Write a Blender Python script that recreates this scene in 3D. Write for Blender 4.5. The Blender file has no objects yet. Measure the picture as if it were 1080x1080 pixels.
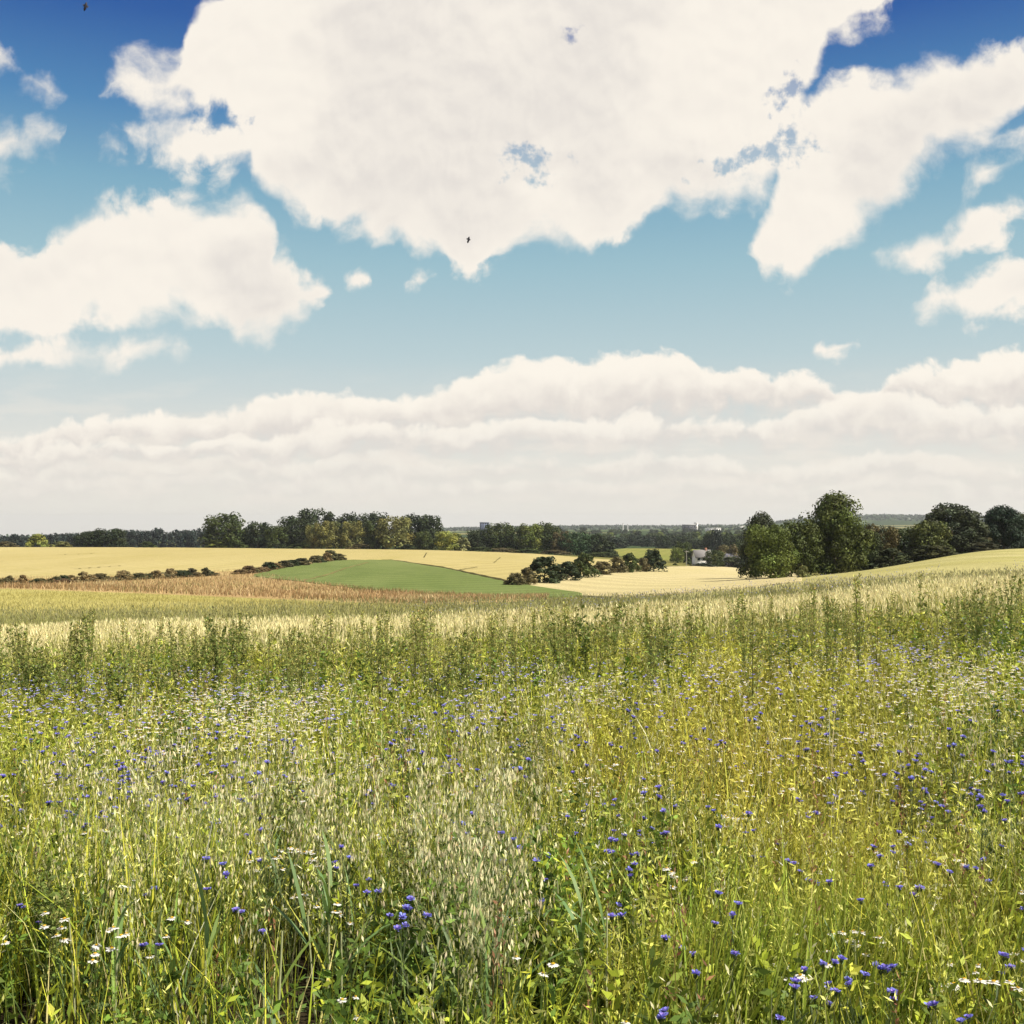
import bpy, math, random
import numpy as np
from math import radians as R, pi

rng = np.random.default_rng(11)
random.seed(5)
SC = bpy.context.scene
COL = SC.collection
F, HV, EYE = 1158.0, 553.0, 1.65          # focal length in photo pixels, horizon row, eye height

# ------------------------------------------------------------------ small helpers
def U(a, b, n=None):
    return rng.uniform(a, b, n)

def vnoise(x, y, scale, seed):
    """smooth value noise 0..1 on the plane"""
    g = np.random.default_rng(seed).random((64, 64))
    fx, fy = np.asarray(x) / scale + 1000, np.asarray(y) / scale + 1000
    ix, iy = np.floor(fx).astype(int), np.floor(fy).astype(int)
    tx, ty = fx - ix, fy - iy
    tx, ty = tx * tx * (3 - 2 * tx), ty * ty * (3 - 2 * ty)
    a, b = g[ix % 64, iy % 64], g[(ix + 1) % 64, iy % 64]
    c, d = g[ix % 64, (iy + 1) % 64], g[(ix + 1) % 64, (iy + 1) % 64]
    return (a * (1 - tx) + b * tx) * (1 - ty) + (c * (1 - tx) + d * tx) * ty

def fbm(x, y, scale, seed):
    return (vnoise(x, y, scale, seed) * .55 + vnoise(x, y, scale / 2.1, seed + 1) * .3 + vnoise(x, y, scale / 4.3, seed + 2) * .15)

def smooth(a, b, x):
    t = np.clip((x - a) / (b - a), 0, 1)
    return t * t * (3 - 2 * t)

# ------------------------------------------------------------------ terrain
COLS = np.array([0, 150, 300, 450, 600, 750, 900, 1050], float)
ZROWS = [  # heights in metres
    (0.0, [0] * 8),
    (3.0, [-.04] * 8),
    (7.0, [-.33, -.31, -.29, -.27, -.24, -.21, -.17, -.12]),
    (13.0, [-.80, -.74, -.68, -.62, -.55, -.47, -.37, -.25]),
    (20.0, [-1.22, -1.16, -1.08, -1.0, -.90, -.76, -.55, -.34]),
    (28.0, [-1.66, -1.58, -1.50, -1.40, -1.26, -1.05, -.72, -.42]),
    (36.0, [-1.95, -1.85, -1.75, -1.62, -1.45, -1.12, -.72, -.38]),
]
VROWS = [  # rows of the visible surface
    (46, [647, 647, 646, 644, 640, 629, 613, 600]),
    (60, [635, 637, 640, 641, 636, 626, 610, 594]),
    (85, [622, 627, 633, 640, 633, 623, 607, 588]),
    (100, [620.5, 624, 629, 634, 631, 620.5, 605.5, 585.5]),
    (120, [618, 620, 624, 628.5, 629.2, 618, 604.5, 583]),
    (150, [614, 614, 616, 618, 618, 614, 603.9, 580.8]),
    (200, [608, 606, 604, 603, 606, 608, 604, 581]),
    (250, [598, 596, 593, 594, 599, 604.3, 606, 588]),
    (330, [587, 586, 585, 587, 592, 600, 606, 600]),
    (430, [578, 578, 579.5, 581, 586, 595, 603, 603]),
    (550, [583, 583, 582, 583, 585, 587, 592, 595]),
    (800, [580, 580, 578, 576, 575, 576, 580, 582]),
    (1300, [572, 572, 570, 568, 567, 567, 570, 570]),
    (2200, [568, 567, 565, 562, 560.5, 560, 559, 558]),
    (3200, [568, 567, 565, 562, 559.5, 558.5, 553, 552]),
    (4500, [568, 567, 565, 559, 556, 555.2, 545, 546.5]),
    (7000, [569, 568, 566, 562, 562, 562, 562, 562]),
]
rows_y = np.array([r[0] for r in ZROWS] + [r[0] for r in VROWS], float)
rows_z = np.array([r[1] for r in ZROWS] + [[EYE - r[0] * (v - HV) / F for v in r[1]] for r in VROWS], float)

def pchip(x, y, q):
    h = np.diff(x); d = np.diff(y, axis=0) / h[:, None]
    m = np.zeros_like(y)
    for i in range(1, len(x) - 1):
        w1, w2 = 2 * h[i] + h[i - 1], h[i] + 2 * h[i - 1]
        ok = d[i - 1] * d[i] > 0
        with np.errstate(divide='ignore', invalid='ignore'):
            m[i] = np.where(ok, (w1 + w2) / (w1 / d[i - 1] + w2 / d[i]), 0)
    m[0], m[-1] = d[0], d[-1]
    k = np.clip(np.searchsorted(x, q) - 1, 0, len(x) - 2)
    t = ((q - x[k]) / h[k])[:, None]; hh = h[k][:, None]
    return ((1 + 2 * t) * (1 - t) ** 2 * y[k] + t * (1 - t) ** 2 * hh * m[k]
            + t * t * (3 - 2 * t) * y[k + 1] + t * t * (t - 1) * hh * m[k + 1])

NY, NU = 700, 260
GL = np.linspace(0, math.log(7001 / 1.0), NY)          # log(y+1)
GY = np.exp(GL) - 1
GU = np.linspace(-500, 1580, NU)
_zc = pchip(rows_y, rows_z, GY)                        # NY x 8
_ext = np.concatenate([_zc[:, :1]] * 3 + [_zc] + [_zc[:, -1:]] * 4, 1)
_k = (GU + 450) / 150.0
_i = np.clip(np.floor(_k).astype(int), 1, _ext.shape[1] - 3); _t = np.clip(_k - _i, 0, 1)
p0, p1, p2, p3 = _ext[:, _i - 1], _ext[:, _i], _ext[:, _i + 1], _ext[:, _i + 2]
GZ = .5 * (2 * p1 + (p2 - p0) * _t + (2 * p0 - 5 * p1 + 4 * p2 - p3) * _t ** 2 + (3 * p1 - p0 - 3 * p2 + p3) * _t ** 3)
GV = HV + F * (EYE - GZ) / np.maximum(GY, .1)[:, None]

def H(x, y):
    x, y = np.asarray(x, float), np.asarray(y, float)
    yy = np.clip(y, 0, 6999)
    u = np.clip(540 + F * x / np.maximum(yy, 3.0), GU[0], GU[-1] - 1e-6)
    a = np.log(yy + 1) / (GL[1] - GL[0]); b = (u - GU[0]) / (GU[1] - GU[0])
    ia = np.clip(a.astype(int), 0, NY - 2); ib = np.clip(b.astype(int), 0, NU - 2)
    ta, tb = a - ia, b - ib
    return ((GZ[ia, ib] * (1 - tb) + GZ[ia, ib + 1] * tb) * (1 - ta) + (GZ[ia + 1, ib] * (1 - tb) + GZ[ia + 1, ib + 1] * tb) * ta)

_lo, _hi = np.searchsorted(GY, 30), np.searchsorted(GY, 440)
def inv(u, v):
    """depth at which the ground of picture column u reaches row v"""
    b = int(np.clip(round((u - GU[0]) / (GU[1] - GU[0])), 0, NU - 1))
    vv = np.minimum.accumulate(GV[_lo:_hi, b])
    return float(GY[_lo:_hi][min(np.searchsorted(-vv, -v), len(vv) - 1)])

def wx(u, y):
    return (u - 540) / F * y

def canopy(u, v, h):
    """ground point under the canopy (height h) seen at picture point u, v in the near meadow"""
    y = 5.0
    for _ in range(20):
        y = .5 * y + .5 * (EYE - h - float(H(wx(u, y), y))) * F / (v - HV)
    return wx(u, y), y

# ------------------------------------------------------------------ soup meshes
class Soup:
    def __init__(s): s.V, s.T, s.C, s.n = [], [], [], 0
    def add(s, V, T, C):
        s.V.append(V); s.T.append(T + s.n); s.C.append(np.broadcast_to(C, (len(V), 3))); s.n += len(V)
    def build(s, name, mat, parent=None, smooth_=False):
        V, T, C = np.concatenate(s.V), np.concatenate(s.T), np.concatenate(s.C)
        me = bpy.data.meshes.new(name)
        me.vertices.add(len(V)); me.vertices.foreach_set('co', V.astype(np.float32).ravel())
        me.loops.add(T.size); me.loops.foreach_set('vertex_index', T.astype(np.int32).ravel())
        me.polygons.add(len(T))
        me.polygons.foreach_set('loop_start', np.arange(0, T.size, 3, dtype=np.int32))
        me.polygons.foreach_set('loop_total', np.full(len(T), 3, np.int32))
        if smooth_: me.polygons.foreach_set('use_smooth', np.ones(len(T), bool))
        me.update(calc_edges=True)
        ca = me.color_attributes.new('Col', 'FLOAT_COLOR', 'POINT')
        ca.data.foreach_set('color', np.concatenate([C, np.ones((len(C), 1))], 1).astype(np.float32).ravel())
        me.materials.append(mat)
        o = bpy.data.objects.new(name, me); COL.objects.link(o)
        if parent: o.parent = parent
        return o

def arc(P, L, az, lean, bend, s):
    b = np.where(np.abs(bend) < 1e-3, 1e-3, bend)
    hx = L * (np.cos(lean) - np.cos(lean + b * s)) / b
    hz = L * (np.sin(lean + b * s) - np.sin(lean)) / b
    return P + np.stack([hx * np.cos(az), hx * np.sin(az), hz], -1)

def ribbons(S, P, L, W, az, lean, bend, C, prof=(1, .85, .6, .05), face=None):
    """bent strips: blades of grass, stems, long leaves"""
    N, K = len(P), len(prof) - 1
    if N == 0: return
    L, W, az, lean, bend = [np.broadcast_to(np.asarray(a, float), (N,)) for a in (L, W, az, lean, bend)]
    face = az + pi / 2 if face is None else np.broadcast_to(face, (N,))
    side = np.stack([np.cos(face), np.sin(face), np.zeros(N)], -1)
    V = np.empty((N, K + 1, 2, 3))
    for k in range(K + 1):
        c = arc(P, L, az, lean, bend, k / K)
        w = side * (W * prof[k] * .5)[:, None]
        V[:, k, 0], V[:, k, 1] = c - w, c + w
    b = (np.arange(N) * (K + 1) * 2)[:, None]
    T = []
    for k in range(K):
        o = 2 * k
        T += [np.concatenate([b + o, b + o + 1, b + o + 3], 1), np.concatenate([b + o, b + o + 3, b + o + 2], 1)]
    C = np.repeat(np.broadcast_to(C, (N, 3)), (K + 1) * 2, 0)
    S.add(V.reshape(-1, 3), np.concatenate(T), C)

def unit(v):
    return v / np.maximum(np.linalg.norm(v, axis=-1, keepdims=True), 1e-9)

def cards(S, P, D, L, W, C, nrm=None, mid=.45, fold=.0):
    """leaf-shaped diamonds from P along D"""
    N = len(P)
    if N == 0: return
    L, W = [np.broadcast_to(np.asarray(a, float), (N,))[:, None] for a in (L, W)]
    if nrm is None: nrm = rng.normal(size=(N, 3))
    s = unit(np.cross(D, nrm)); up = np.cross(s, D)
    m = P + D * L * mid
    V = np.stack([P, m - s * W / 2 + up * W * fold, P + D * L, m + s * W / 2 + up * W * fold], 1)
    b = (np.arange(N) * 4)[:, None]
    T = np.concatenate([np.concatenate([b, b + 1, b + 2], 1), np.concatenate([b, b + 2, b + 3], 1)])
    S.add(V.reshape(-1, 3), T, np.repeat(np.broadcast_to(C, (N, 3)), 4, 0))

def sph(az, el):
    return np.stack([np.cos(el) * np.cos(az), np.cos(el) * np.sin(az), np.sin(el)], -1)

def tube(S, pts, rad, C, n=7):
    pts = np.asarray(pts, float); m = len(pts)
    t = unit(np.gradient(pts, axis=0)); ref = np.where(np.abs(t[:, 2:3]) > .9, [[1., 0, 0]], [[0, 0, 1.]])
    a = unit(np.cross(t, ref)); b = np.cross(t, a)
    th = np.arange(n) * 2 * pi / n
    V = pts[:, None] + (a[:, None] * np.cos(th)[None, :, None] + b[:, None] * np.sin(th)[None, :, None]) * np.asarray(rad, float)[:, None, None]
    T = []
    for i in range(m - 1):
        for j in range(n):
            q = (i * n + j, i * n + (j + 1) % n, (i + 1) * n + (j + 1) % n, (i + 1) * n + j)
            T += [(q[0], q[1], q[2]), (q[0], q[2], q[3])]
    S.add(V.reshape(-1, 3), np.array(T), C)

def box(S, x0, x1, y0, y1, z0, z1, C):
    V = np.array([[x, y, z] for z in (z0, z1) for y in (y0, y1) for x in (x0, x1)], float)
    T = np.array([(0, 2, 1), (1, 2, 3), (4, 5, 6), (5, 7, 6), (0, 1, 4), (1, 5, 4), (2, 6, 3), (3, 6, 7), (0, 4, 2), (2, 4, 6), (1, 3, 5), (3, 7, 5)])
    S.add(V, T, C)

def vary(c, n, v=.18, h=.06):
    c = np.asarray(c, float)
    k = np.exp(rng.normal(0, v, (n, 1)))
    return np.clip(c * k * (1 + rng.normal(0, h, (n, 3))), 0.003, .95)

# ------------------------------------------------------------------ object bookkeeping
def tag(o, label=None, cat=None, group=None, kind=None):
    if label: o['label'] = label
    if cat: o['category'] = cat
    if group: o['group'] = group
    if kind: o['kind'] = kind
    return o

def empty(name, loc=(0, 0, 0), rz=0):
    o = bpy.data.objects.new(name, None); COL.objects.link(o)
    o.empty_display_size = .1
    o.location = loc; o.rotation_euler.z = rz
    return o

def kids(o):
    return CH.get(o.name, [])
CH = {}
def adopt(root, *parts):
    for p in parts:
        p.parent = root; CH.setdefault(root.name, []).append(p)
    return root

def copy_tree(o, parent=None):
    c = o.copy(); COL.objects.link(c)
    if parent is not None:
        c.parent = parent; CH.setdefault(parent.name, []).append(c)
    for ch in kids(o): copy_tree(ch, c)
    return c

USED = set()
def take(proto):
    """first use takes the prototype itself, later ones a copy with its parts"""
    if proto.name not in USED:
        USED.add(proto.name); return proto
    return copy_tree(proto)

def sweep_unused(protos):
    for p in protos:
        if p.name not in USED:
            for ch in kids(p):
                for g in kids(ch): bpy.data.objects.remove(g)
                bpy.data.objects.remove(ch)
            bpy.data.objects.remove(p)

# ------------------------------------------------------------------ materials
def new_mat(name):
    m = bpy.data.materials.new(name); m.use_nodes = True
    nt = m.node_tree; nt.nodes.clear()
    return m, nt, nt.nodes, nt.links

def leaf_mat(name, trans=.35, rough=.55, objcol=False, spec=.25):
    m, nt, N, L = new_mat(name)
    at = N.new('ShaderNodeAttribute'); at.attribute_name = 'Col'
    col = at.outputs['Color']
    if objcol:
        oi = N.new('ShaderNodeObjectInfo'); mx = N.new('ShaderNodeMix'); mx.data_type = 'RGBA'; mx.blend_type = 'MULTIPLY'
        mx.inputs['Factor'].default_value = 1
        L.new(col, mx.inputs['A']); L.new(oi.outputs['Color'], mx.inputs['B']); col = mx.outputs['Result']
    p = N.new('ShaderNodeBsdfPrincipled'); p.inputs['Roughness'].default_value = rough
    p.inputs['Specular IOR Level'].default_value = spec
    L.new(col, p.inputs['Base Color'])
    t = N.new('ShaderNodeBsdfTranslucent'); L.new(col, t.inputs['Color'])
    mix = N.new('ShaderNodeMixShader'); mix.inputs[0].default_value = trans
    L.new(p.outputs[0], mix.inputs[1]); L.new(t.outputs[0], mix.inputs[2])
    o = N.new('ShaderNodeOutputMaterial'); L.new(mix.outputs[0], o.inputs['Surface'])
    return m

def plain_mat(name, color, rough=.8, noise_scale=4.0, var=.25):
    m, nt, N, L = new_mat(name)
    at = N.new('ShaderNodeAttribute'); at.attribute_name = 'Col'
    tc = N.new('ShaderNodeTexCoord'); nz = N.new('ShaderNodeTexNoise'); nz.inputs['Scale'].default_value = noise_scale; nz.inputs['Detail'].default_value = 6
    L.new(tc.outputs['Object'], nz.inputs['Vector'])
    mr = N.new('ShaderNodeMapRange'); mr.inputs['To Min'].default_value = 1 - var; mr.inputs['To Max'].default_value = 1 + var
    L.new(nz.outputs['Fac'], mr.inputs['Value'])
    mul = N.new('ShaderNodeVectorMath'); mul.operation = 'SCALE'
    if color is None: L.new(at.outputs['Color'], mul.inputs[0])
    else: mul.inputs[0].default_value = color
    L.new(mr.outputs[0], mul.inputs['Scale'])
    p = N.new('ShaderNodeBsdfPrincipled'); p.inputs['Roughness'].default_value = rough
    p.inputs['Specular IOR Level'].default_value = .2
    L.new(mul.outputs[0], p.inputs['Base Color'])
    bp = N.new('ShaderNodeBump'); bp.inputs['Strength'].default_value = .3; L.new(nz.outputs['Fac'], bp.inputs['Height']); L.new(bp.outputs[0], p.inputs['Normal'])
    o = N.new('ShaderNodeOutputMaterial'); L.new(p.outputs[0], o.inputs['Surface'])
    return m

def field_mat(name, c1, c2, c3, big=40.0, row_dir=0.0, row=.0, fine=2.5, patch=.5):
    """crop seen from above: broad drift between two tones, drilled rows, fine tufted grain"""
    m, nt, N, L = new_mat(name)
    g = N.new('ShaderNodeNewGeometry')
    def noise(scale, det, vec, rough=.6):
        n = N.new('ShaderNodeTexNoise'); n.inputs['Scale'].default_value = scale; n.inputs['Detail'].default_value = det; n.inputs['Roughness'].default_value = rough
        L.new(vec, n.inputs['Vector']); return n.outputs['Fac']
    mp = N.new('ShaderNodeMapping'); mp.inputs['Rotation'].default_value = (0, 0, row_dir); mp.inputs['Scale'].default_value = (1, .28, 1)
    L.new(g.outputs['Position'], mp.inputs['Vector'])
    n1 = noise(1 / big, 5, mp.outputs[0]); n2 = noise(fine, 4, g.outputs['Position'], .7); n3 = noise(.12, 6, mp.outputs[0], .65)
    def rng_(v, a, b, c=0, d=1):
        r = N.new('ShaderNodeMapRange'); r.inputs['From Min'].default_value = a; r.inputs['From Max'].default_value = b
        r.inputs['To Min'].default_value = c; r.inputs['To Max'].default_value = d; L.new(v, r.inputs['Value']); return r.outputs[0]
    def mix(f, a, b):
        x = N.new('ShaderNodeMix'); x.data_type = 'RGBA'; L.new(f, x.inputs['Factor'])
        for s, v in (('A', a), ('B', b)):
            if isinstance(v, tuple): x.inputs[s].default_value = (*v, 1)
            else: L.new(v, x.inputs[s])
        return x.outputs['Result']
    c = mix(rng_(n1, .38, .62), c1, c2)
    c = mix(rng_(n3, .5, .75, 0, patch), c, c3)
    sc = N.new('ShaderNodeVectorMath'); sc.operation = 'SCALE'; L.new(c, sc.inputs[0]); L.new(rng_(n2, .3, .7, .82, 1.15), sc.inputs['Scale'])
    c = sc.outputs[0]
    if row > 0:
        w = N.new('ShaderNodeTexWave'); w.inputs['Scale'].default_value = .055; w.inputs['Distortion'].default_value = 1.5; w.inputs['Detail'].default_value = 2
        m2 = N.new('ShaderNodeMapping'); m2.inputs['Rotation'].default_value = (0, 0, row_dir); L.new(g.outputs['Position'], m2.inputs['Vector']); L.new(m2.outputs[0], w.inputs['Vector'])
        s2 = N.new('ShaderNodeVectorMath'); s2.operation = 'SCALE'; L.new(c, s2.inputs[0]); L.new(rng_(w.outputs['Fac'], 0, 1, 1 - row, 1 + row), s2.inputs['Scale']); c = s2.outputs[0]
    d = N.new('ShaderNodeBsdfDiffuse'); L.new(c, d.inputs['Color'])
    bp = N.new('ShaderNodeBump'); bp.inputs['Strength'].default_value = .5; bp.inputs['Distance'].default_value = .3
    L.new(n2, bp.inputs['Height']); L.new(bp.outputs[0], d.inputs['Normal'])
    o = N.new('ShaderNodeOutputMaterial'); L.new(d.outputs[0], o.inputs['Surface'])
    return m

M_LEAF = leaf_mat('meadow plant', .28)
M_PETAL = leaf_mat('petal', .25, .7, spec=.1)
M_CROWN = leaf_mat('tree foliage', .18, .6, objcol=True, spec=.15)
M_BARK = plain_mat('bark', (.09, .07, .05), .9, 6)
M_WALL = plain_mat('building wall', None, .85, .8, .1)
M_GLASS = plain_mat('window glass', (.03, .04, .05), .15, .5, .2)

# ------------------------------------------------------------------ ground sheet
def ground_material():
    m, nt, N, L = new_mat('ground')
    g = N.new('ShaderNodeNewGeometry'); sp = N.new('ShaderNodeSeparateXYZ'); L.new(g.outputs['Position'], sp.inputs[0])
    n = N.new('ShaderNodeTexNoise'); n.inputs['Scale'].default_value = 6; n.inputs['Detail'].default_value = 8; L.new(g.outputs['Position'], n.inputs['Vector'])
    r = N.new('ShaderNodeValToRGB'); e = r.color_ramp.elements
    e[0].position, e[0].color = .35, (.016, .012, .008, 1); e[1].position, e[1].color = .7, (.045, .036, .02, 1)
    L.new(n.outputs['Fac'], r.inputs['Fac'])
    # far countryside: patchwork of pasture, crop and woodland floor
    mp = N.new('ShaderNodeMapping'); mp.inputs['Scale'].default_value = (1 / 420, 1 / 300, 0); mp.inputs['Rotation'].default_value = (0, 0, .5); L.new(g.outputs['Position'], mp.inputs['Vector'])
    v = N.new('ShaderNodeTexVoronoi'); v.inputs['Scale'].default_value = 1; v.inputs['Randomness'].default_value = .8; L.new(mp.outputs[0], v.inputs['Vector'])
    sx = N.new('ShaderNodeSeparateColor'); L.new(v.outputs['Color'], sx.inputs[0])
    r2 = N.new('ShaderNodeValToRGB'); r2.color_ramp.interpolation = 'CONSTANT'; e = r2.color_ramp.elements
    e[0].color = (.035, .055, .022, 1); e[1].position, e[1].color = .55, (.07, .10, .03, 1)
    for p, c in ((.70, (.12, .13, .045, 1)), (.82, (.045, .065, .03, 1)), (.93, (.17, .16, .07, 1))):
        x = e.new(p); x.color = c
    L.new(sx.outputs[0], r2.inputs['Fac'])
    mr = N.new('ShaderNodeMapRange'); mr.inputs['From Min'].default_value = 420; mr.inputs['From Max'].default_value = 520; L.new(sp.outputs['Y'], mr.inputs['Value'])
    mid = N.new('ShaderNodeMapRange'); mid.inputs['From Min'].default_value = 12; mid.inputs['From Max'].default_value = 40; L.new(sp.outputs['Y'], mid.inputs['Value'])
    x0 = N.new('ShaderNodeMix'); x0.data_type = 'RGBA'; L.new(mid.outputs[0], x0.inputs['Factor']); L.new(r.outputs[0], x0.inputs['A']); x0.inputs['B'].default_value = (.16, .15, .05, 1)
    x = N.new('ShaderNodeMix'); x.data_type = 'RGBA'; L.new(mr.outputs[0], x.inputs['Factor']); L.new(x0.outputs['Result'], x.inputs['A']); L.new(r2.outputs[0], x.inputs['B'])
    d = N.new('ShaderNodeBsdfDiffuse'); L.new(x.outputs['Result'], d.inputs['Color'])
    bp = N.new('ShaderNodeBump'); bp.inputs['Strength'].default_value = .6; bp.inputs['Distance'].default_value = .05; L.new(n.outputs['Fac'], bp.inputs['Height']); L.new(bp.outputs[0], d.inputs['Normal'])
    o = N.new('ShaderNodeOutputMaterial'); L.new(d.outputs[0], o.inputs['Surface'])
    return m

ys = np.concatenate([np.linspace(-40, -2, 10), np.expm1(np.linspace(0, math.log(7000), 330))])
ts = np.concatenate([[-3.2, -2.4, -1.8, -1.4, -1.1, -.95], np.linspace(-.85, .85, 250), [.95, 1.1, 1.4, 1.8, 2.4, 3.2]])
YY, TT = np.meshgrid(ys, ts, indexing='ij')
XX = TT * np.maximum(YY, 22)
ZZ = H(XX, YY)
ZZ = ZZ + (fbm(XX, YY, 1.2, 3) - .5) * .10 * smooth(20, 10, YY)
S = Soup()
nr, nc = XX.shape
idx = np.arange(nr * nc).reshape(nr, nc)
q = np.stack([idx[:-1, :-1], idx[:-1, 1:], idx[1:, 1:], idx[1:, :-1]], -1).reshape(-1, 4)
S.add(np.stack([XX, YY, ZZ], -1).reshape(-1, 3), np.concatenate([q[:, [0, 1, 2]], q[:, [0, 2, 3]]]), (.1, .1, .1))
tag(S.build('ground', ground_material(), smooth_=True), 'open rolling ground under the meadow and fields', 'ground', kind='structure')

# ------------------------------------------------------------------ fields as sheets of crop following the ground
def curve(pts, us):
    p = np.array(pts, float)
    return np.interp(us, p[:, 0], p[:, 1])

def field(name, near, far, mat, label, off=.18, du=4, rows=40, ymode=False, wob=.05):
    """near / far: boundary rows over picture columns, turned into depths on the ground"""
    u0, u1 = max(near[0][0], far[0][0]), min(near[-1][0], far[-1][0])
    us = np.arange(u0, u1 + .1, du)
    ya = np.array([a if ymode else inv(u, a) for u, a in zip(us, curve(near, us))])
    yb = np.array([b if ymode else inv(u, b) for u, b in zip(us, curve(far, us))])
    yb = np.maximum(yb, ya + .02)
    k = np.concatenate([[0, 0], np.linspace(0, 1, rows) ** 1.0, [1]])
    y = ya[:, None] * (yb / ya)[:, None] ** k[None]
    x = wx(us, 1.0)[:, None] * y
    x = np.broadcast_to(x, y.shape)
    z = H(x, y) + off + (fbm(x, y, 5, 21) - .5) * wob
    z[:, 0] -= off + .25; z[:, -1] -= off + .25
    z[0] -= off + .1; z[-1] -= off + .1
    S = Soup(); a, b = y.shape; idx = np.arange(a * b).reshape(a, b)
    q = np.stack([idx[:-1, :-1], idx[1:, :-1], idx[1:, 1:], idx[:-1, 1:]], -1).reshape(-1, 4)
    S.add(np.stack([x, y, z], -1).reshape(-1, 3), np.concatenate([q[:, [0, 1, 2]], q[:, [0, 2, 3]]]), (.2, .2, .1))
    return tag(S.build(name, mat, smooth_=True), label, 'field', kind='structure')

WHEAT = field_mat('ripe wheat', (.35, .295, .125), (.39, .33, .15), (.30, .26, .09), 60, .3, .06)
BARLEY = field_mat('yellow barley', (.32, .285, .085), (.36, .325, .115), (.26, .245, .065), 25, .1, .05)
CLOVER = field_mat('green crop', (.122, .158, .05), (.15, .18, .064), (.098, .132, .043), 22, .9, .08, patch=.8)
PALE = field_mat('pale ripe field', (.41, .355, .18), (.45, .385, .215), (.36, .31, .14), 50, -.3, .07)
ROUGH = field_mat('tan rough grass', (.31, .215, .10), (.38, .28, .13), (.24, .20, .075), 12, 0, 0, 1.2, .7)
RIGHTF = field_mat('yellow green field', (.32, .295, .115), (.38, .345, .16), (.26, .255, .08), 18, .2, .05, patch=.8)
PASTURE = field_mat('valley pasture', (.16, .18, .045), (.22, .21, .065), (.28, .24, .085), 40, .2, .05)

field('wheat_field', [(-300, 614), (0, 613), (130, 609), (250, 603), (350, 592), (410, 591), (470, 600), (545, 616), (600, 607), (640, 603), (690, 597)],
      [(-300, 577), (0, 577.6), (300, 579), (450, 580.7), (560, 584.5), (640, 591), (690, 593)], WHEAT, 'pale yellow wheat field running up to the woods', .30)
field('rough_grass_bank', [(-300, 622), (0, 622.5), (150, 627.5), (300, 634), (440, 640.5), (540, 635), (575, 632)],
      [(-300, 612), (0, 611), (130, 607), (230, 602), (275, 604), (320, 613), (375, 620), (470, 627.5), (540, 631.5), (575, 631.5)], ROUGH, 'rust brown bank of rough dry grass below the hedge', .12)
field('green_field', [(265, 609), (320, 615), (375, 622), (470, 629), (540, 632), (618, 629.5)],
      [(265, 608), (300, 600), (350, 591.5), (412, 591.5), (470, 601), (532, 615), (618, 628)], CLOVER, 'smooth bright green field on the low rise', .22)
field('barley_field', [(-300, 652), (0, 652), (300, 651), (480, 644)],
      [(-300, 620), (0, 622), (150, 627), (300, 634), (480, 640.5)], BARLEY, 'golden yellow barley field at the left', .10)
field('pale_field', [(545, 617), (600, 628.5), (640, 631), (780, 623), (850, 615)],
      [(545, 616), (600, 608), (640, 604), (690, 598.5), (730, 597.5), (790, 597), (850, 606)], PALE, 'cream coloured ripe field in the hollow', .15)
field('slope_field', [(700, 45), (830, 43), (950, 42), (1500, 42)], [(700, 46), (830, 130), (900, 150), (1500, 165)], RIGHTF, 'yellow green field sloping up below the right hand trees', .10, ymode=True)
field('valley_pasture', [(632, 455), (660, 450), (730, 450), (800, 455)], [(632, 620), (660, 690), (730, 690), (800, 640)], PASTURE, 'yellow green pasture in the valley before the far woods', .3, ymode=True)

# wheel tracks pressed into the crops
M_TRACK = field_mat('wheel track', (.16, .14, .06), (.20, .17, .07), (.10, .12, .04), 6, 0, 0, 2.0, .6)
def track(pts, w, off, label):
    S = Soup(); pu = np.array(pts, float); k = np.linspace(0, 1, 40); t = np.linspace(0, 1, len(pu))
    us, vs = np.interp(k, t, pu[:, 0]), np.interp(k, t, pu[:, 1])
    y = np.array([inv(a, b) for a, b in zip(us, vs)]); x = wx(us, 1) * y
    d = unit(np.gradient(np.stack([x, y], -1), axis=0)); nx = np.stack([-d[:, 1], d[:, 0]], -1) * (w * (.6 + .8 * rng.random((40, 1)))) / 2
    V = []
    for s_ in (-1, 1):
        q_ = np.stack([x, y], -1) + s_ * nx; V.append(np.column_stack([q_, H(q_[:, 0], q_[:, 1]) + off]))
    i = np.arange(39)[:, None]
    S.add(np.concatenate(V), np.concatenate([np.concatenate([i, i + 1, i + 41], 1), np.concatenate([i, i + 41, i + 40], 1)]), (.2, .2, .1))
    tag(S.build('wheel_track', M_TRACK), label, 'track', kind='structure')
track([(321, 614), (345, 608), (364, 601), (388, 594.5)], .6, .26, 'dark wheel track across the green field')
track([(60, 586.5), (100, 585)], .5, .36, 'faint wheel mark in the left wheat field, upper')
track([(78, 602), (100, 600.5), (128, 598.5)], .5, .36, 'darker wheel mark in the left wheat field, lower')
track([(485, 603), (503, 600)], .5, .36, 'short dark mark beside the green field edge')
track([(447, 589.5), (450, 584)], .35, .36, 'steep wheel mark near the wood, left one')
track([(521, 595), (528, 589)], .35, .36, 'steep wheel mark near the wood, right one')

# ------------------------------------------------------------------ near meadow: where things grow
def fan(n, y0, y1, power=1.0, u0=-110, u1=1190, side=0.):
    """n ground points in the view fan, density falling with depth as y**(power-2)"""
    k = rng.random(n)
    y = (y0 ** power + (y1 ** power - y0 ** power) * k) ** (1 / power)
    u = U(u0, u1, n); x = wx(u, 1) * y + side * (u - 540) / 650
    return x, y

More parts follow.
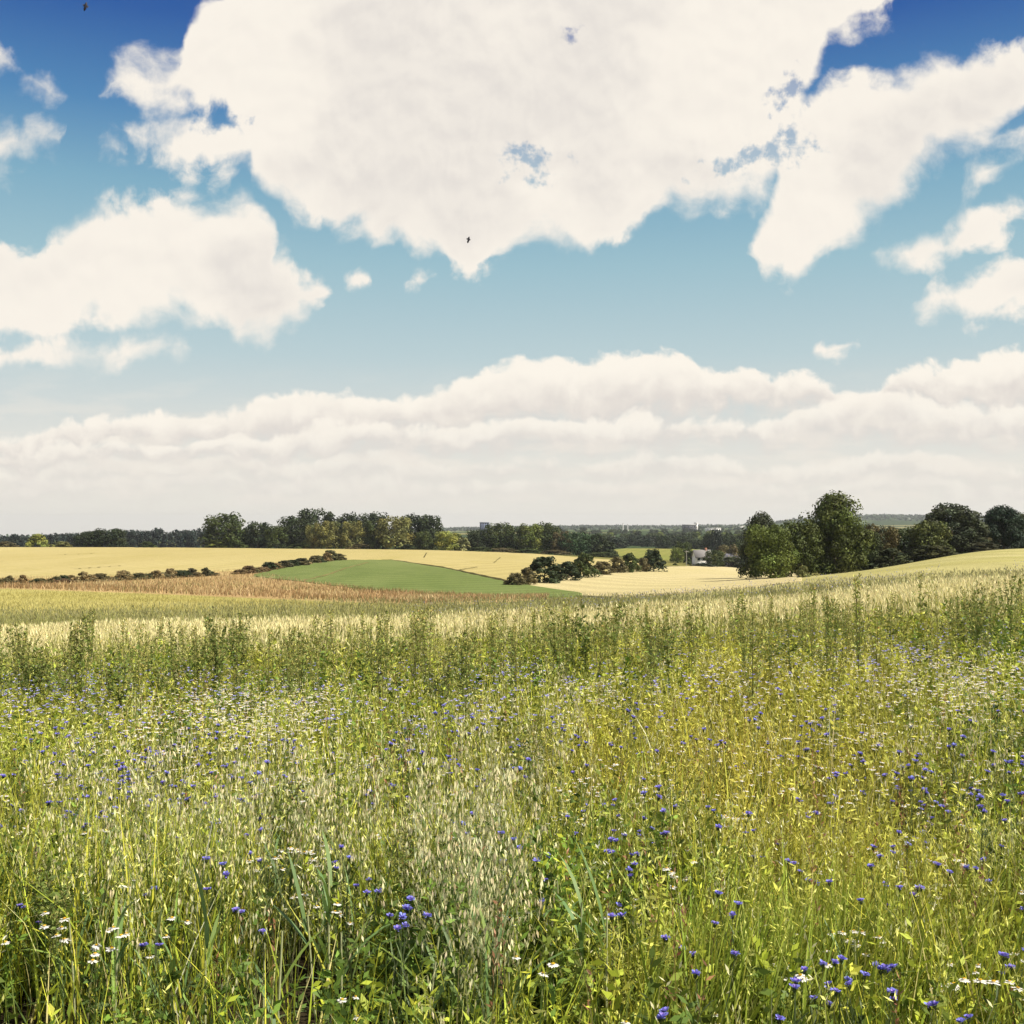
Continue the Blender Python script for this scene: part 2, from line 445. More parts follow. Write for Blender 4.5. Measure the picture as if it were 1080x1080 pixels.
def patches(x, y, lst, h=.45):
    """sum of soft patches given by picture centre and half sizes"""
    w = np.zeros_like(x); u = 540 + F * x / y; v = HV + F * (EYE - h - H(x, y)) / y
    for cu, cv, ru, rv, a in lst:
        w += a * np.exp(-(((u - cu) / ru) ** 2 + ((v - cv) / rv) ** 2))
    return w

def P3(x, y, dz=-.01):
    return np.stack([x, y, H(x, y) + dz], -1)

GREEN, DEEP, YGREEN, STRAW = (.26, .315, .034), (.075, .12, .024), (.47, .46, .055), (.66, .58, .24)
YELL = [(800, 760, 160, 80, 1.0), (760, 850, 120, 70, .8), (950, 860, 140, 100, .7), (420, 860, 60, 40, .5), (900, 900, 200, 80, .5)]
DARK = [(40, 1010, 90, 70, 1), (250, 1010, 140, 70, 1), (295, 862, 22, 30, 1.2), (410, 1030, 70, 60, 1), (580, 1040, 50, 70, .9), (20, 880, 40, 60, .6), (330, 960, 60, 40, .5), (890, 1040, 40, 40, .5), (640, 960, 40, 30, .4), (560, 900, 20, 40, .5)]

def meadow_grass(n, y0, y1, power, hmin, hmax, w):
    x, y = fan(n, y0, y1, power, side=1.7)
    keep = rng.random(n) / (.22 + .78 * smooth(2.2, 5.0, y)) < -.30 + 2.3 * fbm(x, y, .55, 31) - .75 * patches(x, y, DARK, .25)
    x, y = x[keep], y[keep]; n = len(x)
    yl = np.clip(patches(x, y, YELL) * .6 + (fbm(x, y, 1.1, 41) - .5) * 1.8, 0, 1)[:, None]
    r = rng.random((n, 1))
    c = np.where(r < .45, GREEN, np.where(r < .72, DEEP, YGREEN))
    c = c * (1 - yl) + np.array((.50, .45, .065)) * yl
    c = np.where(rng.random((n, 1)) < .10 + .10 * yl, STRAW, c)
    c = np.clip(c * np.exp(rng.normal(0, .33, (n, 1))), .004, .75)
    h = U(hmin, hmax, n) * (.55 + .9 * fbm(x, y, .8, 51))
    ribbons(SG, P3(x, y), h * 1.06, np.maximum(w * U(.6, 1.4, n), y * .00052), U(0, 2 * pi, n), np.abs(rng.normal(.05, .12, n)), np.abs(rng.normal(.35, .45, n)), c, (.8, 1, .75, .06), U(0, pi, n))

SG = Soup()
meadow_grass(46000, 1.35, 5, 1.7, .25, .62, .0058)
meadow_grass(55000, 4.5, 16.2, 1.85, .3, .70, .0064)
# broad lush blades low on the right and in the centre
for cu, cv, ru, rv, m in ((790, 1020, 110, 60, 1500), (930, 1000, 160, 80, 800), (500, 1040, 40, 40, 60), (610, 930, 60, 60, 200), (700, 860, 120, 60, 300), (120, 900, 120, 60, 250)):
    pt = [canopy(rng.normal(cu, ru * .6), max(rng.normal(cv, rv * .6), 760), .3) for _ in range(m)]
    x, y = np.array(pt).T; n = len(x)
    ribbons(SG, P3(x, y), U(.35, .62, n), U(.006, .013, n), rng.normal(.3, 1.0, n), np.abs(rng.normal(.15, .12, n)), np.abs(rng.normal(.55, .4, n)), vary((.27, .33, .045), n), (.7, 1, .8, .04), U(0, pi, n))
tag(SG.build('meadow_grass', M_LEAF), 'thick yellow green grass filling the flower meadow', 'grass', kind='stuff')

# small-leaved herbs under and between the flowers
SH = Soup()
def herbs(n, y0, y1, power, leaves, lsize, hmin=.2, hmax=.6):
    x, y = fan(n, y0, y1, power, side=1.7)
    keep = rng.random(n) / (.35 + .65 * smooth(2.0, 4.5, y)) < -.2 + 2.0 * fbm(x, y, .8, 61) - .45 * patches(x, y, DARK, .3)
    x, y = x[keep], y[keep]; n = len(x)
    P = P3(x, y); h = U(hmin, hmax, n) * (1 + .25 * smooth(9, 14, y)); az = U(0, 2 * pi, n); lean = U(0, .15, n); bend = U(0, .5, n)
    kind = fbm(x, y, .7, 71) + rng.normal(0, .08, n)
    yl = np.clip(patches(x, y, YELL) * .6 + (fbm(x, y, 1.1, 41) - .5) * 1.6, 0, 1)[:, None]
    base = np.where(kind[:, None] < .44, (.10, .165, .025), np.where(kind[:, None] < .57, (.32, .38, .036), (.50, .52, .09)))
    base = base * (1 - yl) + np.array((.45, .41, .065)) * yl
    base = base * np.exp(rng.normal(0, .28, (n, 1)))
    ribbons(SH, P, h, np.maximum(.003, y * .0005), az, lean, bend, base * np.array((1.15, 1.0, .9)), (1, .8, .6, .4), U(0, pi, n))
    k = leaves
    ii = np.repeat(np.arange(n), k); s = U(.12, 1, n * k)
    A = arc(P[ii], h[ii], az[ii], lean[ii], bend[ii], s)
    la, le = U(0, 2 * pi, n * k), rng.normal(.45, .4, n * k)
    sz = lsize * U(.6, 1.5, n * k) * (1.25 - .6 * s) * np.maximum(1, y[ii] / 7)
    cards(SH, A, sph(la, le), sz, sz * np.where(kind[ii] < .5, .42, .22), np.clip(base[ii] * np.exp(rng.normal(0, .2, (n * k, 1))), .004, .6))
herbs(8000, 1.35, 4.8, 1.8, 30, .044)
herbs(15000, 4.2, 16.4, 1.9, 24, .047, .25, .74)
tag(SH.build('meadow_undergrowth', M_LEAF), 'leafy green herbs growing between the meadow flowers', 'undergrowth', kind='stuff')

# pale seed heads of the many grasses and small herbs: short upright flecks on the upper stems
SD = Soup()
def seeds(n, y0, y1, power, k, ln, wd):
    x, y = fan(n, y0, y1, power, side=1.7)
    keep = rng.random(n) / (.2 + .8 * smooth(2.2, 5.0, y)) < -.45 + 2.4 * fbm(x, y, .65, 161) - .9 * patches(x, y, DARK, .4)
    x, y = x[keep], y[keep]; n = len(x); P = P3(x, y); h = U(.34, .70, n) * (.6 + .8 * fbm(x, y, .8, 51)); az = U(0, 6.28, n); lean = np.abs(rng.normal(.03, .08, n)); bend = U(0, .5, n)
    yl = np.clip(patches(x, y, YELL) * .6 + (fbm(x, y, 1.1, 41) - .5) * 1.6, 0, 1)[:, None]
    c = np.array((.64, .67, .19)) * (1 - yl) + np.array((.70, .61, .12)) * yl
    c = np.where(rng.random((n, 1)) < .20, np.array((.74, .71, .42)), c) * np.exp(rng.normal(0, .2, (n, 1)))
    ribbons(SD, P, h, np.maximum(.003, y * .00045), az, lean, bend, c * .75, (1, .8, .6, .4), U(0, pi, n))
    ii = np.repeat(np.arange(n), k); s = U(.5, 1.0, n * k)
    A = arc(P[ii], h[ii], az[ii], lean[ii], bend[ii], s) + rng.normal(0, .012, (n * k, 3)) * np.array([1, 1, .3])
    f = np.maximum(1, y[ii] / 8)
    cards(SD, A, sph(U(0, 6.28, n * k), U(.3, 1.45, n * k)), ln * U(.6, 1.4, n * k) * f, wd * U(.6, 1.4, n * k) * f, np.clip(c[ii] * np.exp(rng.normal(0, .15, (n * k, 1))), 0, .8))
seeds(6200, 1.5, 5, 1.75, 15, .021, .0055)
seeds(10600, 4.5, 16.0, 1.9, 12, .025, .0068)
tag(SD.build('grass_seed_heads', M_LEAF), 'pale straw and yellow green seed heads of the meadow grasses', 'seed heads', kind='stuff')

# ------------------------------------------------------------------ flowers and oats: prototypes
BLUE, VIOLET, WHITE, DISC = (.22, .225, .66), (.27, .20, .56), (.78, .77, .72), (.55, .36, .03)
GREY_G = (.13, .17, .075)

def z2(n, v=0.):
    return np.full(n, v)

def blue_head(S, c, tilt, r=.017, fine=True):
    """ragged blue florets over an egg-shaped green calyx"""
    c = np.asarray(c, float)
    a = np.arange(9) * 2 * pi / 9 + rng.random()
    for ring, (rr, el, m, cc) in enumerate(((1.0, .45, 9, BLUE), (.62, .95, 7, VIOLET))) if fine else enumerate(((1.0, .5, 6, (.33, .32, .66)),)):
        a = np.arange(m) * 2 * pi / m + rng.random() * 6
        D = unit(sph(a, np.full(m, el) + rng.normal(0, .12, m)) + tilt)
        cards(S, np.tile(c, (m, 1)), D, r * rr * U(.85, 1.15, m), r * .62, vary(cc, m, .2), np.tile([0, 0, 1.], (m, 1)), .8)
        if fine and ring == 0:
            cards(S, np.tile(c, (m, 1)), unit(D + rng.normal(0, .25, (m, 3))), r * .9, r * .4, vary(BLUE, m, .2), None, .85)
    if fine:
        k = 6; a = np.arange(k) * 2 * pi / k
        cards(S, np.tile(c - np.array([0, 0, .014]), (k, 1)), sph(a, np.full(k, 1.15)), .017, .008, vary((.10, .13, .05), k), np.tile([0, 0, 1.], (k, 1)))

def white_head(S, c, tilt, r=.017, fine=True):
    c = np.asarray(c, float); m = 13 if fine else 7
    a = np.arange(m) * 2 * pi / m + rng.random()
    D = unit(sph(a, np.full(m, -.12) + rng.normal(0, .12, m)) + tilt)
    cards(S, np.tile(c, (m, 1)), D, r * U(.85, 1.1, m), r * (.36 if fine else .75), vary(WHITE, m, .04, .015), np.tile([0, 0, 1.], (m, 1)), .7)
    k = 7 if fine else 4; a = np.arange(k) * 2 * pi / k
    cards(S, np.tile(c + np.array([0, 0, .006]) + tilt * .004, (k, 1)), sph(a, np.full(k, -.55)), r * .42, r * .4, vary(DISC, k, .1), np.tile([0, 0, 1.], (k, 1)), .6)

def branch_plant(h, nb, head, leafc, leafn, leafl, leafw, spread):
    """upright stem with side shoots; returns stem soup and head spots"""
    S = Soup(); P0 = np.zeros((1, 3)); az0 = rng.random() * 6
    lean, bend = U(0, .08), U(0, .25)
    ribbons(S, P0, h, .0034, az0, lean, bend, np.array(leafc) * .9, (1, .9, .8, .7, .6), az0)
    ribbons(S, P0, h, .0034, az0, lean, bend, np.array(leafc) * .9, (1, .9, .8, .7, .6), az0 + pi / 2)
    tips = [arc(P0, h, az0, lean, bend, 1.0)[0]]
    for b in range(nb):
        s = U(.35, .8); A = arc(P0, h, az0, lean, bend, s); a = rng.random() * 6.28; l = h * (1 - s) * U(.7, 1.15) + .03
        ribbons(S, A, l, .0026, a, spread, -spread * .8, np.array(leafc) * .95, (1, .9, .8, .7), a)
        ribbons(S, A, l, .0026, a, spread, -spread * .8, np.array(leafc) * .95, (1, .9, .8, .7), a + pi / 2)
        tips.append(arc(A, l, np.array([a]), np.array([spread]), np.array([-spread * .8]), 1.0)[0])
    s = U(.05, .85, leafn); A = arc(np.repeat(P0, leafn, 0), h, az0, lean, bend, s)
    ribbons(S, A, leafl * U(.6, 1.3, leafn) * (1.2 - .6 * s), leafw, U(0, 6.28, leafn), U(.3, .8, leafn), U(.2, .8, leafn), vary(leafc, leafn), (.5, 1, .7, .05))
    return S, tips

def make_flower(name, h, nb, head, leafc, leafn, leafl, leafw, spread):
    root = empty(name)
    S, tips = branch_plant(h, nb, head, leafc, leafn, leafl, leafw, spread)
    adopt(root, S.build('stem', M_LEAF))
    for t in tips:
        Hd = Soup(); head(Hd, t * 0, np.append(rng.normal(0, .3, 2), 0), U(.0125, .0165))
        o = Hd.build('flower_head', M_PETAL); o.location = t + np.array([0, 0, .004]); adopt(root, o)
    return root

CORN = [make_flower('cornflower', U(.42, .62), nb, blue_head, GREY_G, 11, .085, .0045, .45) for nb in (1, 2, 3, 2, 1)]
MAYW = [make_flower('mayweed', U(.34, .5), nb, white_head, (.09, .14, .035), 26, .045, .0022, .6) for nb in (2, 3, 4, 3, 2)]

def oat_soup(S, P, h, az, fine=True):
    """spikelets of drooping wild oats at the tops of stems P,h"""
    n = len(P); k = 17 if fine else 9
    ii = np.repeat(np.arange(n), k); s = U(.62, 1.0, n * k)
    lean, bend = z2(n * k, .04), z2(n * k, .35)
    A = arc(P[ii], h[ii], az[ii], lean, bend, s)
    a = U(0, 6.28, n * k); l = U(.02, .075, n * k) * (1.25 - s * .6)
    ribbons(S, A, l, .0012, a, .55, 1.5, vary((.35, .36, .16), n * k), (1, .8, .7))
    T = arc(A, l, a, z2(n * k, .55), z2(n * k, 1.5), 1.0)
    D = unit(np.stack([rng.normal(0, .16, n * k), rng.normal(0, .16, n * k), z2(n * k, -1)], -1))
    c = vary((.73, .69, .42), n * k, .14, .04)
    sl, sw = U(.022, .031, n * k), U(.0055, .0085, n * k)
    if not fine: sl, sw = sl * 1.2, sw * 1.3
    cards(S, T, D, sl, sw, c, None, .4)
    cards(S, T, unit(D + rng.normal(0, .10, (n * k, 3))), sl * .92, sw * .8, c * .93, None, .4)

def make_oat():
    root = empty('wild_oat'); h = np.array([U(.62, .82)]); P0 = np.zeros((1, 3)); az = np.array([rng.random() * 6.28])
    S = Soup()
    for f in (0, pi / 2): ribbons(S, P0, h, .0036, az, .04, .35, vary((.27, .29, .12), 1), (1, .9, .75, .6, .35), az + f)
    adopt(root, S.build('stem', M_LEAF))
    for _ in range(3):
        S = Soup(); s = np.array([U(.12, .5)]); A = arc(P0, h, az, z2(1, .04), z2(1, .35), s)
        ribbons(S, A, U(.16, .30), U(.007, .012), rng.random() * 6.28, U(.15, .4), U(.4, 1.5), vary((.12, .17, .06), 1, .25), (.6, 1, .95, .7, .03))
        adopt(root, S.build('leaf', M_LEAF))
    S = Soup(); oat_soup(S, P0, h, az); adopt(root, S.build('panicle', M_LEAF))
    return root
OATS = [make_oat() for _ in range(6)]

def put(proto, x, y, label, cat, group, smin=.85, smax=1.15, zoff=-.01):
    o = take(proto); s = U(smin, smax)
    o.location = (x, y, float(H(x, y)) + zoff); o.rotation_euler = (rng.normal(0, .05), rng.normal(0, .05), rng.random() * 6.28)
    o.scale = (s, s, s); tag(o, label, cat, group)
    return o

def scatter(total, wfun, y0=1.9, y1=13.6, power=1.6):
    x, y = fan(total * 40, y0, y1, power, -20, 1100)
    w = wfun(x, y); k = rng.random(len(x)) < w / w.max() if w.max() > 0 else w > 0
    x, y = x[k][:total], y[k][:total]
    o = np.argsort(y); return x[o], y[o]  # nearest first

# blue cornflowers
cw = lambda x, y: .12 + 1.1 * np.clip(fbm(x, y, .9, 81) - .42, 0, 1) * 2 + patches(x, y, [(60, 730, 110, 60, .6), (850, 660, 260, 30, .9), (230, 870, 50, 40, .8), (760, 970, 40, 40, .25), (640, 870, 80, 50, .3), (980, 850, 90, 50, .4), (460, 780, 60, 50, .5), (1000, 930, 60, 50, .25), (90, 830, 60, 50, .4)])
x, y = scatter(1900, cw, y0=2.5, y1=15.5, power=2.5)
NI = 300
for i in range(min(NI, len(x))):
    put(CORN[i % len(CORN)], x[i], y[i], 'blue cornflower on a thin branching grey green stem in the meadow', 'cornflower', 'cornflowers in the meadow')
S = Soup(); fx, fy = x[NI:], y[NI:]
for a, b in zip(fx, fy):
    z = float(H(a, b))
    for _ in range(random.choice((1, 2, 2, 3))):
        blue_head(S, (a + rng.normal(0, .06), b + rng.normal(0, .06), z + U(.4, .72)), np.append(rng.normal(0, .2, 2), 0), U(.017, .023), False)
tag(S.build('distant_cornflowers', M_PETAL), 'scattered small blue flower heads at the far side of the meadow', 'cornflowers', kind='stuff')

# white mayweed
mw = lambda x, y: .09 + .5 * np.clip(fbm(x, y, 1.0, 91) - .5, 0, 1) * 2 + patches(x, y, [(265, 745, 80, 22, 2.0), (180, 790, 90, 25, .7), (90, 985, 60, 40, 1.5), (300, 800, 40, 60, .6), (330, 905, 50, 40, .7), (750, 700, 120, 18, .9), (1020, 720, 90, 35, 1.1), (860, 690, 90, 20, .6), (640, 735, 40, 15, .8), (900, 830, 160, 70, .35), (720, 910, 30, 12, .6), (560, 700, 120, 20, .5)])
x, y = scatter(2600, mw, y0=2.4, y1=15.5, power=2.1)
for i in range(min(NI, len(x))):
    put(MAYW[i % len(MAYW)], x[i], y[i], 'white daisy like mayweed with yellow centres among the meadow grass', 'mayweed', 'white mayweed in the meadow')
S = Soup()
for a, b in zip(x[NI:], y[NI:]):
    z = float(H(a, b))
    for _ in range(random.choice((2, 3, 4))):
        white_head(S, (a + rng.normal(0, .08), b + rng.normal(0, .08), z + U(.36, .58)), np.append(rng.normal(0, .2, 2), 0), U(.016, .021), False)
tag(S.build('distant_mayweed', M_PETAL), 'small white flower heads massed at the far side of the meadow', 'mayweed', kind='stuff')

# one red poppy far back on the right
root = empty('poppy'); S, tips = branch_plant(.6, 0, None, GREY_G, 8, .07, .006, .4); adopt(root, S.build('stem', M_LEAF)); Hd = Soup()
a = np.arange(5) * 2 * pi / 5
cards(Hd, np.zeros((5, 3)), sph(a, np.full(5, .5)), .042, .05, vary((.55, .06, .03), 5, .15), np.tile([0, 0, 1.], (5, 1)), .75)
cards(Hd, np.zeros((4, 3)), sph(a[:4], np.full(4, 1.2)), .014, .012, (.03, .02, .02)); o = Hd.build('flower_head', M_PETAL); o.location = tips[0]; adopt(root, o)
x, y = canopy(934, 664, .6); root.location = (x, y, float(H(x, y)) + .02); tag(root, 'single red poppy among the blue flowers at the far right of the meadow', 'poppy')

# wild oats
ow = lambda x, y: .015 + patches(x, y, [(500, 895, 34, 62, 3.4), (330, 860, 60, 40, .8), (220, 870, 70, 60, .4), (420, 830, 60, 40, .4), (300, 790, 50, 40, .3), (130, 840, 80, 60, .35), (560, 760, 90, 40, .4), (1000, 760, 60, 40, .25)], .62)
x, y = scatter(640, ow, 2.3, 12, 1.5)
for i in range(min(NI, len(x))):
    put(OATS[i % len(OATS)], x[i], y[i], 'wild oat stalk with pale drooping spikelets in the meadow', 'oat stalk', 'wild oats in the meadow', .85, 1.1)
x, y = x[NI:], y[NI:]; n = len(x)
S = Soup(); P = P3(x, y); h = U(.55, .8, n); az = U(0, 6.28, n)
ribbons(S, P, h, .004, az, .04, .35, vary((.27, .29, .12), n), (1, .8, .6, .4), U(0, 3, n))
oat_soup(S, P, h, az, False)
tag(S.build('distant_oats', M_LEAF), 'pale oat stalks scattered through the far half of the meadow', 'oats', kind='stuff')

# rusty sorrel stalks and dry seed heads
x, y = scatter(520, lambda x, y: .12 + patches(x, y, [(185, 740, 40, 30, 2.0), (440, 720, 40, 30, 1), (400, 800, 40, 40, .8), (950, 900, 150, 60, .6), (260, 1000, 60, 60, .5), (600, 1010, 60, 50, .6)]))
S = Soup(); n = len(x); P = P3(x, y); h = U(.35, .75, n); az = U(0, 6.28, n)
ribbons(S, P, h, np.maximum(.003, y * .0005), az, .04, .2, vary((.22, .13, .06), n), (1, .8, .6, .4), U(0, 3, n))
ii = np.repeat(np.arange(n), 16); A = arc(P[ii], h[ii], az[ii], .04, .2, U(.55, 1, len(ii)))
cards(S, A, sph(U(0, 6.28, len(ii)), U(.2, 1.3, len(ii))), U(.012, .03, len(ii)), U(.004, .009, len(ii)), vary((.26, .13, .07), len(ii), .3))
tag(S.build('sorrel_stalks', M_LEAF), 'rusty brown dry sorrel stalks dotted through the meadow', 'dry stalks', kind='stuff')

# ------------------------------------------------------------------ tall weeds along the far edge of the meadow
def make_weed(h, nb, spread, leafc, leafn, leafl, leafw, spike, seedc):
    root = empty('tall_weed'); S = Soup(); P0 = np.zeros((1, 3)); az = rng.random() * 6; bend = U(0, .15)
    for f in (0, pi / 2): ribbons(S, P0, h, .009, az, .02, bend, vary((.16, .17, .06), 1), (1, .85, .6, .3), f)
    LS, SS = Soup(), Soup()
    def dress(P, L, a, le, be, nl, ns, scale):
        s = U(.1, .95, nl); A = arc(np.repeat(P, nl, 0), L, a, le, be, s)
        cards(LS, A, sph(U(0, 6.28, nl), rng.normal(.35, .4, nl)), leafl * scale * U(.6, 1.3, nl) * (1.25 - .7 * s), leafw * scale * U(.7, 1.3, nl), vary(leafc, nl, .25))
        s = 1 - spike * rng.random(ns) ** 1.2; A = arc(np.repeat(P, ns, 0), L, a, le, be, s) + rng.normal(0, .006, (ns, 3))
        cards(SS, A, sph(U(0, 6.28, ns), U(.3, 1.4, ns)), U(.014, .034, ns), U(.007, .016, ns), vary(seedc, ns, .25))
    dress(P0, h, az, .02, bend, leafn, 40, 1)
    for b in range(nb):
        s = U(.18, .85); A = arc(P0, h, az, .02, bend, s); a = rng.random() * 6.28; l = (h * (1 - s) * .75 + .10) * U(.6, 1.1)
        le = spread * U(.7, 1.2)
        ribbons(S, A, l, .006, a, le, -le * .75, vary((.16, .17, .06), 1), (1, .8, .6, .3), a + pi / 2)
        dress(A, l, a, le, -le * .75, int(leafn * .35), 16, .75)
    adopt(root, S.build('stem', M_LEAF), LS.build('leaves', M_LEAF), SS.build('seed_head', M_LEAF))
    return root
WEEDS = [make_weed(1.0, 16, .75, (.15, .20, .045), 60, .055, .024, .5, (.22, .22, .07)),
         make_weed(1.0, 9, .45, (.24, .28, .06), 30, .06, .016, .5, (.36, .34, .10)),
         make_weed(1.0, 6, .35, (.31, .33, .08), 22, .05, .011, .55, (.50, .47, .15)),
         make_weed(1.0, 12, .55, (.18, .23, .05), 46, .06, .018, .45, (.26, .25, .07)),
         make_weed(1.0, 4, .3, (.31, .33, .08), 20, .05, .011, .6, (.52, .45, .16))]
BIG = [(230, 640, 0, 'tall dark weed standing out against the pale crop at the left'), (620, 628, 0, 'widest bushy dark green weed at the meadow edge right of centre'),
       (437, 641, 1, 'tall green weed reaching past the crop left of centre'), (855, 617, 1, 'tall yellow green weed below the largest tree'),
       (1032, 612, 0, 'dense green weed rising at the right end of the meadow edge')]
def put_weed(k, u, vtop, y, label, group=None):
    x = wx(u, y); o = take(WEEDS[k]); z = float(H(x, y)); hh = max(.45, EYE - y * (vtop - HV) / F - z)
    o.location = (x, y, z); o.rotation_euler.z = rng.random() * 6.28
    wdt = min(hh, 1.05) * U(.9, 1.2) * (.62 if k in (2, 4) else 1); o.scale = (wdt, wdt, hh)
    tag(o, label, 'weed', group)
for u, v, k, lab in BIG: put_weed(k, u, v, U(11.5, 12.6), lab)
for i in range(290):
    u = U(-30, 1110); top = np.interp(u, [0, 300, 600, 800, 1080], [666, 660, 648, 642, 622]) + (abs(rng.normal(0, 19)) - 8 if i % 5 < 3 else -abs(rng.normal(4, 9)))
    put_weed(random.choice((1, 2, 3, 4, 1, 2, 4) if i < 245 else (0, 3, 1, 3)), u, top if i < 245 else top + 22, U(10.5, 16.5) if i < 245 else U(9, 13), 'tall spiky weed at the far edge of the flower meadow', 'tall weeds along the meadow edge')

for i, (u, v) in enumerate([(210, 705), (250, 695), (290, 708), (330, 690), (150, 735), (395, 770), (660, 745), (690, 735), (620, 705), (790, 725), (840, 700), (1040, 690), (960, 735), (60, 760), (480, 720), (560, 800), (300, 850), (120, 850), (720, 830), (880, 760), (1000, 800), (430, 900), (60, 930), (20, 700), (1070, 760)]):
    x, y = canopy(u, v, .5); o = take(WEEDS[i % 2 * 3]); h = U(.48, .68); w = h * U(.9, 1.3)
    o.location = (x, y, float(H(x, y)) - .01); o.rotation_euler.z = rng.random() * 6.28; o.scale = (w, w, h)
    tag(o, 'dark leafy weed clump standing among the grass of the meadow', 'weed', 'leafy weed clumps in the meadow')

def make_shoot():
    root = empty('cereal_shoot'); h = np.array([U(.42, .54)]); P0 = np.zeros((1, 3)); az = np.array([rng.random() * 6.28]); S = Soup()
    tube(S, [[0, 0, 0], [.004, 0, h[0] * .5], [.012, .004, h[0]]], [.0042, .0038, .0026], (.42, .44, .24), 6); adopt(root, S.build('stem', M_LEAF))
    for k in range(5):
        S = Soup(); A = np.array([[.004, 0, h[0] * U(.2, .95)]])
        ribbons(S, A, U(.18, .30), U(.009, .014), rng.random() * 6.28, U(.15, .7), U(.3, 1.5), vary(((.13, .21, .075), (.20, .27, .06), (.16, .24, .07))[k % 3], 1, .15), (.6, 1, 1, .75, .03)); adopt(root, S.build('leaf', M_LEAF))
    return root
SHOOTS = [make_shoot() for _ in range(4)]; ALLP0 = SHOOTS
for i, (u, v) in enumerate([(275, 985), (290, 1010), (345, 965), (338, 985), (362, 990), (480, 985), (500, 975), (520, 1000), (540, 1010), (440, 1015), (610, 985), (640, 1000), (860, 1010), (905, 1000), (120, 1010), (215, 1000), (590, 940), (80, 960)]):
    x, y = canopy(u, v, .42)
    put(SHOOTS[i % 4], x, y, 'stout cereal shoot with broad arching leaves low in the near meadow', 'cereal plant', 'cereal shoots in the near meadow', .9, 1.15)

# ------------------------------------------------------------------ ripe grain band and weedy strip
def stand(name, n, y0, y1, hmin, hmax, w, cols, label, cat, ear=None, u0=-140, u1=1220, droop=.3):
    S = Soup(); x, y = fan(n, y0, y1, 1.8, u0, u1)
    if name == 'ripe_grain':
        k = y > 14.7 + 3.2 * fbm(x, y, 2.2, 171) - .6 + 1.2 * smooth(300, 900, 540 + F * x / y); x, y = x[k], y[k]; n = len(x)
    P = P3(x, y)
    hh = U(hmin, hmax, n) * (.85 + .3 * fbm(x, y, 2.5, 101))
    if name == 'weedy_strip': hh = hh * (1 - .32 * smooth(450, 800, 540 + F * x / y))
    tone = np.clip(fbm(x, y, 3.5, 111) + rng.normal(0, .12, n), 0, .999)
    C = np.asarray(cols)[(tone * len(cols)).astype(int)] * np.exp(rng.normal(0, .15, (n, 1)))
    az, le, be = U(0, 6.28, n), np.abs(rng.normal(.04, .05, n)), np.abs(rng.normal(droop, .2, n))
    ribbons(S, P, hh, w * U(.7, 1.3, n), az, le, be, C, (1, .9, .6, .25), U(0, pi, n))
    if ear:
        T = arc(P, hh, az, le, be, .88); D = unit(np.stack([np.sin(le + be) * np.cos(az), np.sin(le + be) * np.sin(az), np.cos(le + be)], -1) + rng.normal(0, .12, (n, 3)))
        cards(S, T, D, U(.09, .14, n), U(.014, .024, n), vary(ear, n, .12, .03))
    return tag(S.build(name, M_LEAF), label, cat, kind='stuff')

stand('ripe_grain', 62000, 14.6, 28.5, .62, .86, .010, [(.60, .54, .225), (.67, .61, .275), (.73, .67, .34)], 'pale ripe grain standing just behind the flower meadow', 'grain', (.76, .69, .38))
stand('green_weeds', 6000, 13.5, 19, .6, 1.02, .012, [(.17, .21, .045), (.24, .27, .06), (.33, .32, .085)], 'loose green weeds growing into the near edge of the ripe grain', 'weeds', (.30, .30, .09))
stand('weedy_strip', 34000, 28.5, 37, .45, 1.0, .014, [(.28, .30, .08), (.36, .36, .12), (.48, .45, .21)], 'green weedy strip between the ripe grain and yellow field', 'weeds', (.25, .24, .11))
S = Soup(); x, y = fan(9000, 28.5, 37, 1.8, 420, 1200); k = rng.random(len(x)) < .5 * smooth(.42, .6, fbm(x, y, 4, 121)); x, y = x[k], y[k]
n = len(x); P = P3(x, y); P[:, 2] += U(.5, .8, n)
cards(S, P, sph(U(0, 6.28, n), U(-.2, .6, n)), U(.03, .045, n), U(.025, .035, n), vary((.28, .27, .42), n, .2))
tag(S.build('strip_cornflowers', M_PETAL), 'hazy drift of blue flowers in the strip behind the grain', 'flowers', kind='stuff')

# tufted texture for the rough bank and the fields near it
def tufts(name, near, far, n, h0, h1, w, cols, label, cat, u0, u1, off=.1):
    S = Soup(); u = U(u0, u1, n)
    ya = np.array([inv(a, b) for a, b in zip(np.linspace(u0, u1, 60), curve(near, np.linspace(u0, u1, 60)))]); yb = np.array([inv(a, b) for a, b in zip(np.linspace(u0, u1, 60), curve(far, np.linspace(u0, u1, 60)))])
    y0, y1 = np.interp(u, np.linspace(u0, u1, 60), ya), np.interp(u, np.linspace(u0, u1, 60), yb)
    y = y0 + (y1 - y0) * rng.random(n); x = wx(u, 1) * y
    k = np.clip(fbm(x, y, 9, 131) * 1.7 - .35 + rng.normal(0, .15, n), 0, .999)
    C = np.asarray(cols)[(k * len(cols)).astype(int)] * np.exp(rng.normal(0, .2, (n, 1)))
    ribbons(S, P3(x, y, off - .1), U(h0, h1, n) + .1, w * U(.6, 1.4, n), U(0, 6.28, n), np.abs(rng.normal(.1, .15, n)), np.abs(rng.normal(.3, .3, n)), C, (1, .9, .5, .1), U(-.8, .8, n))
    return tag(S.build(name, M_LEAF), label, cat, kind='stuff')
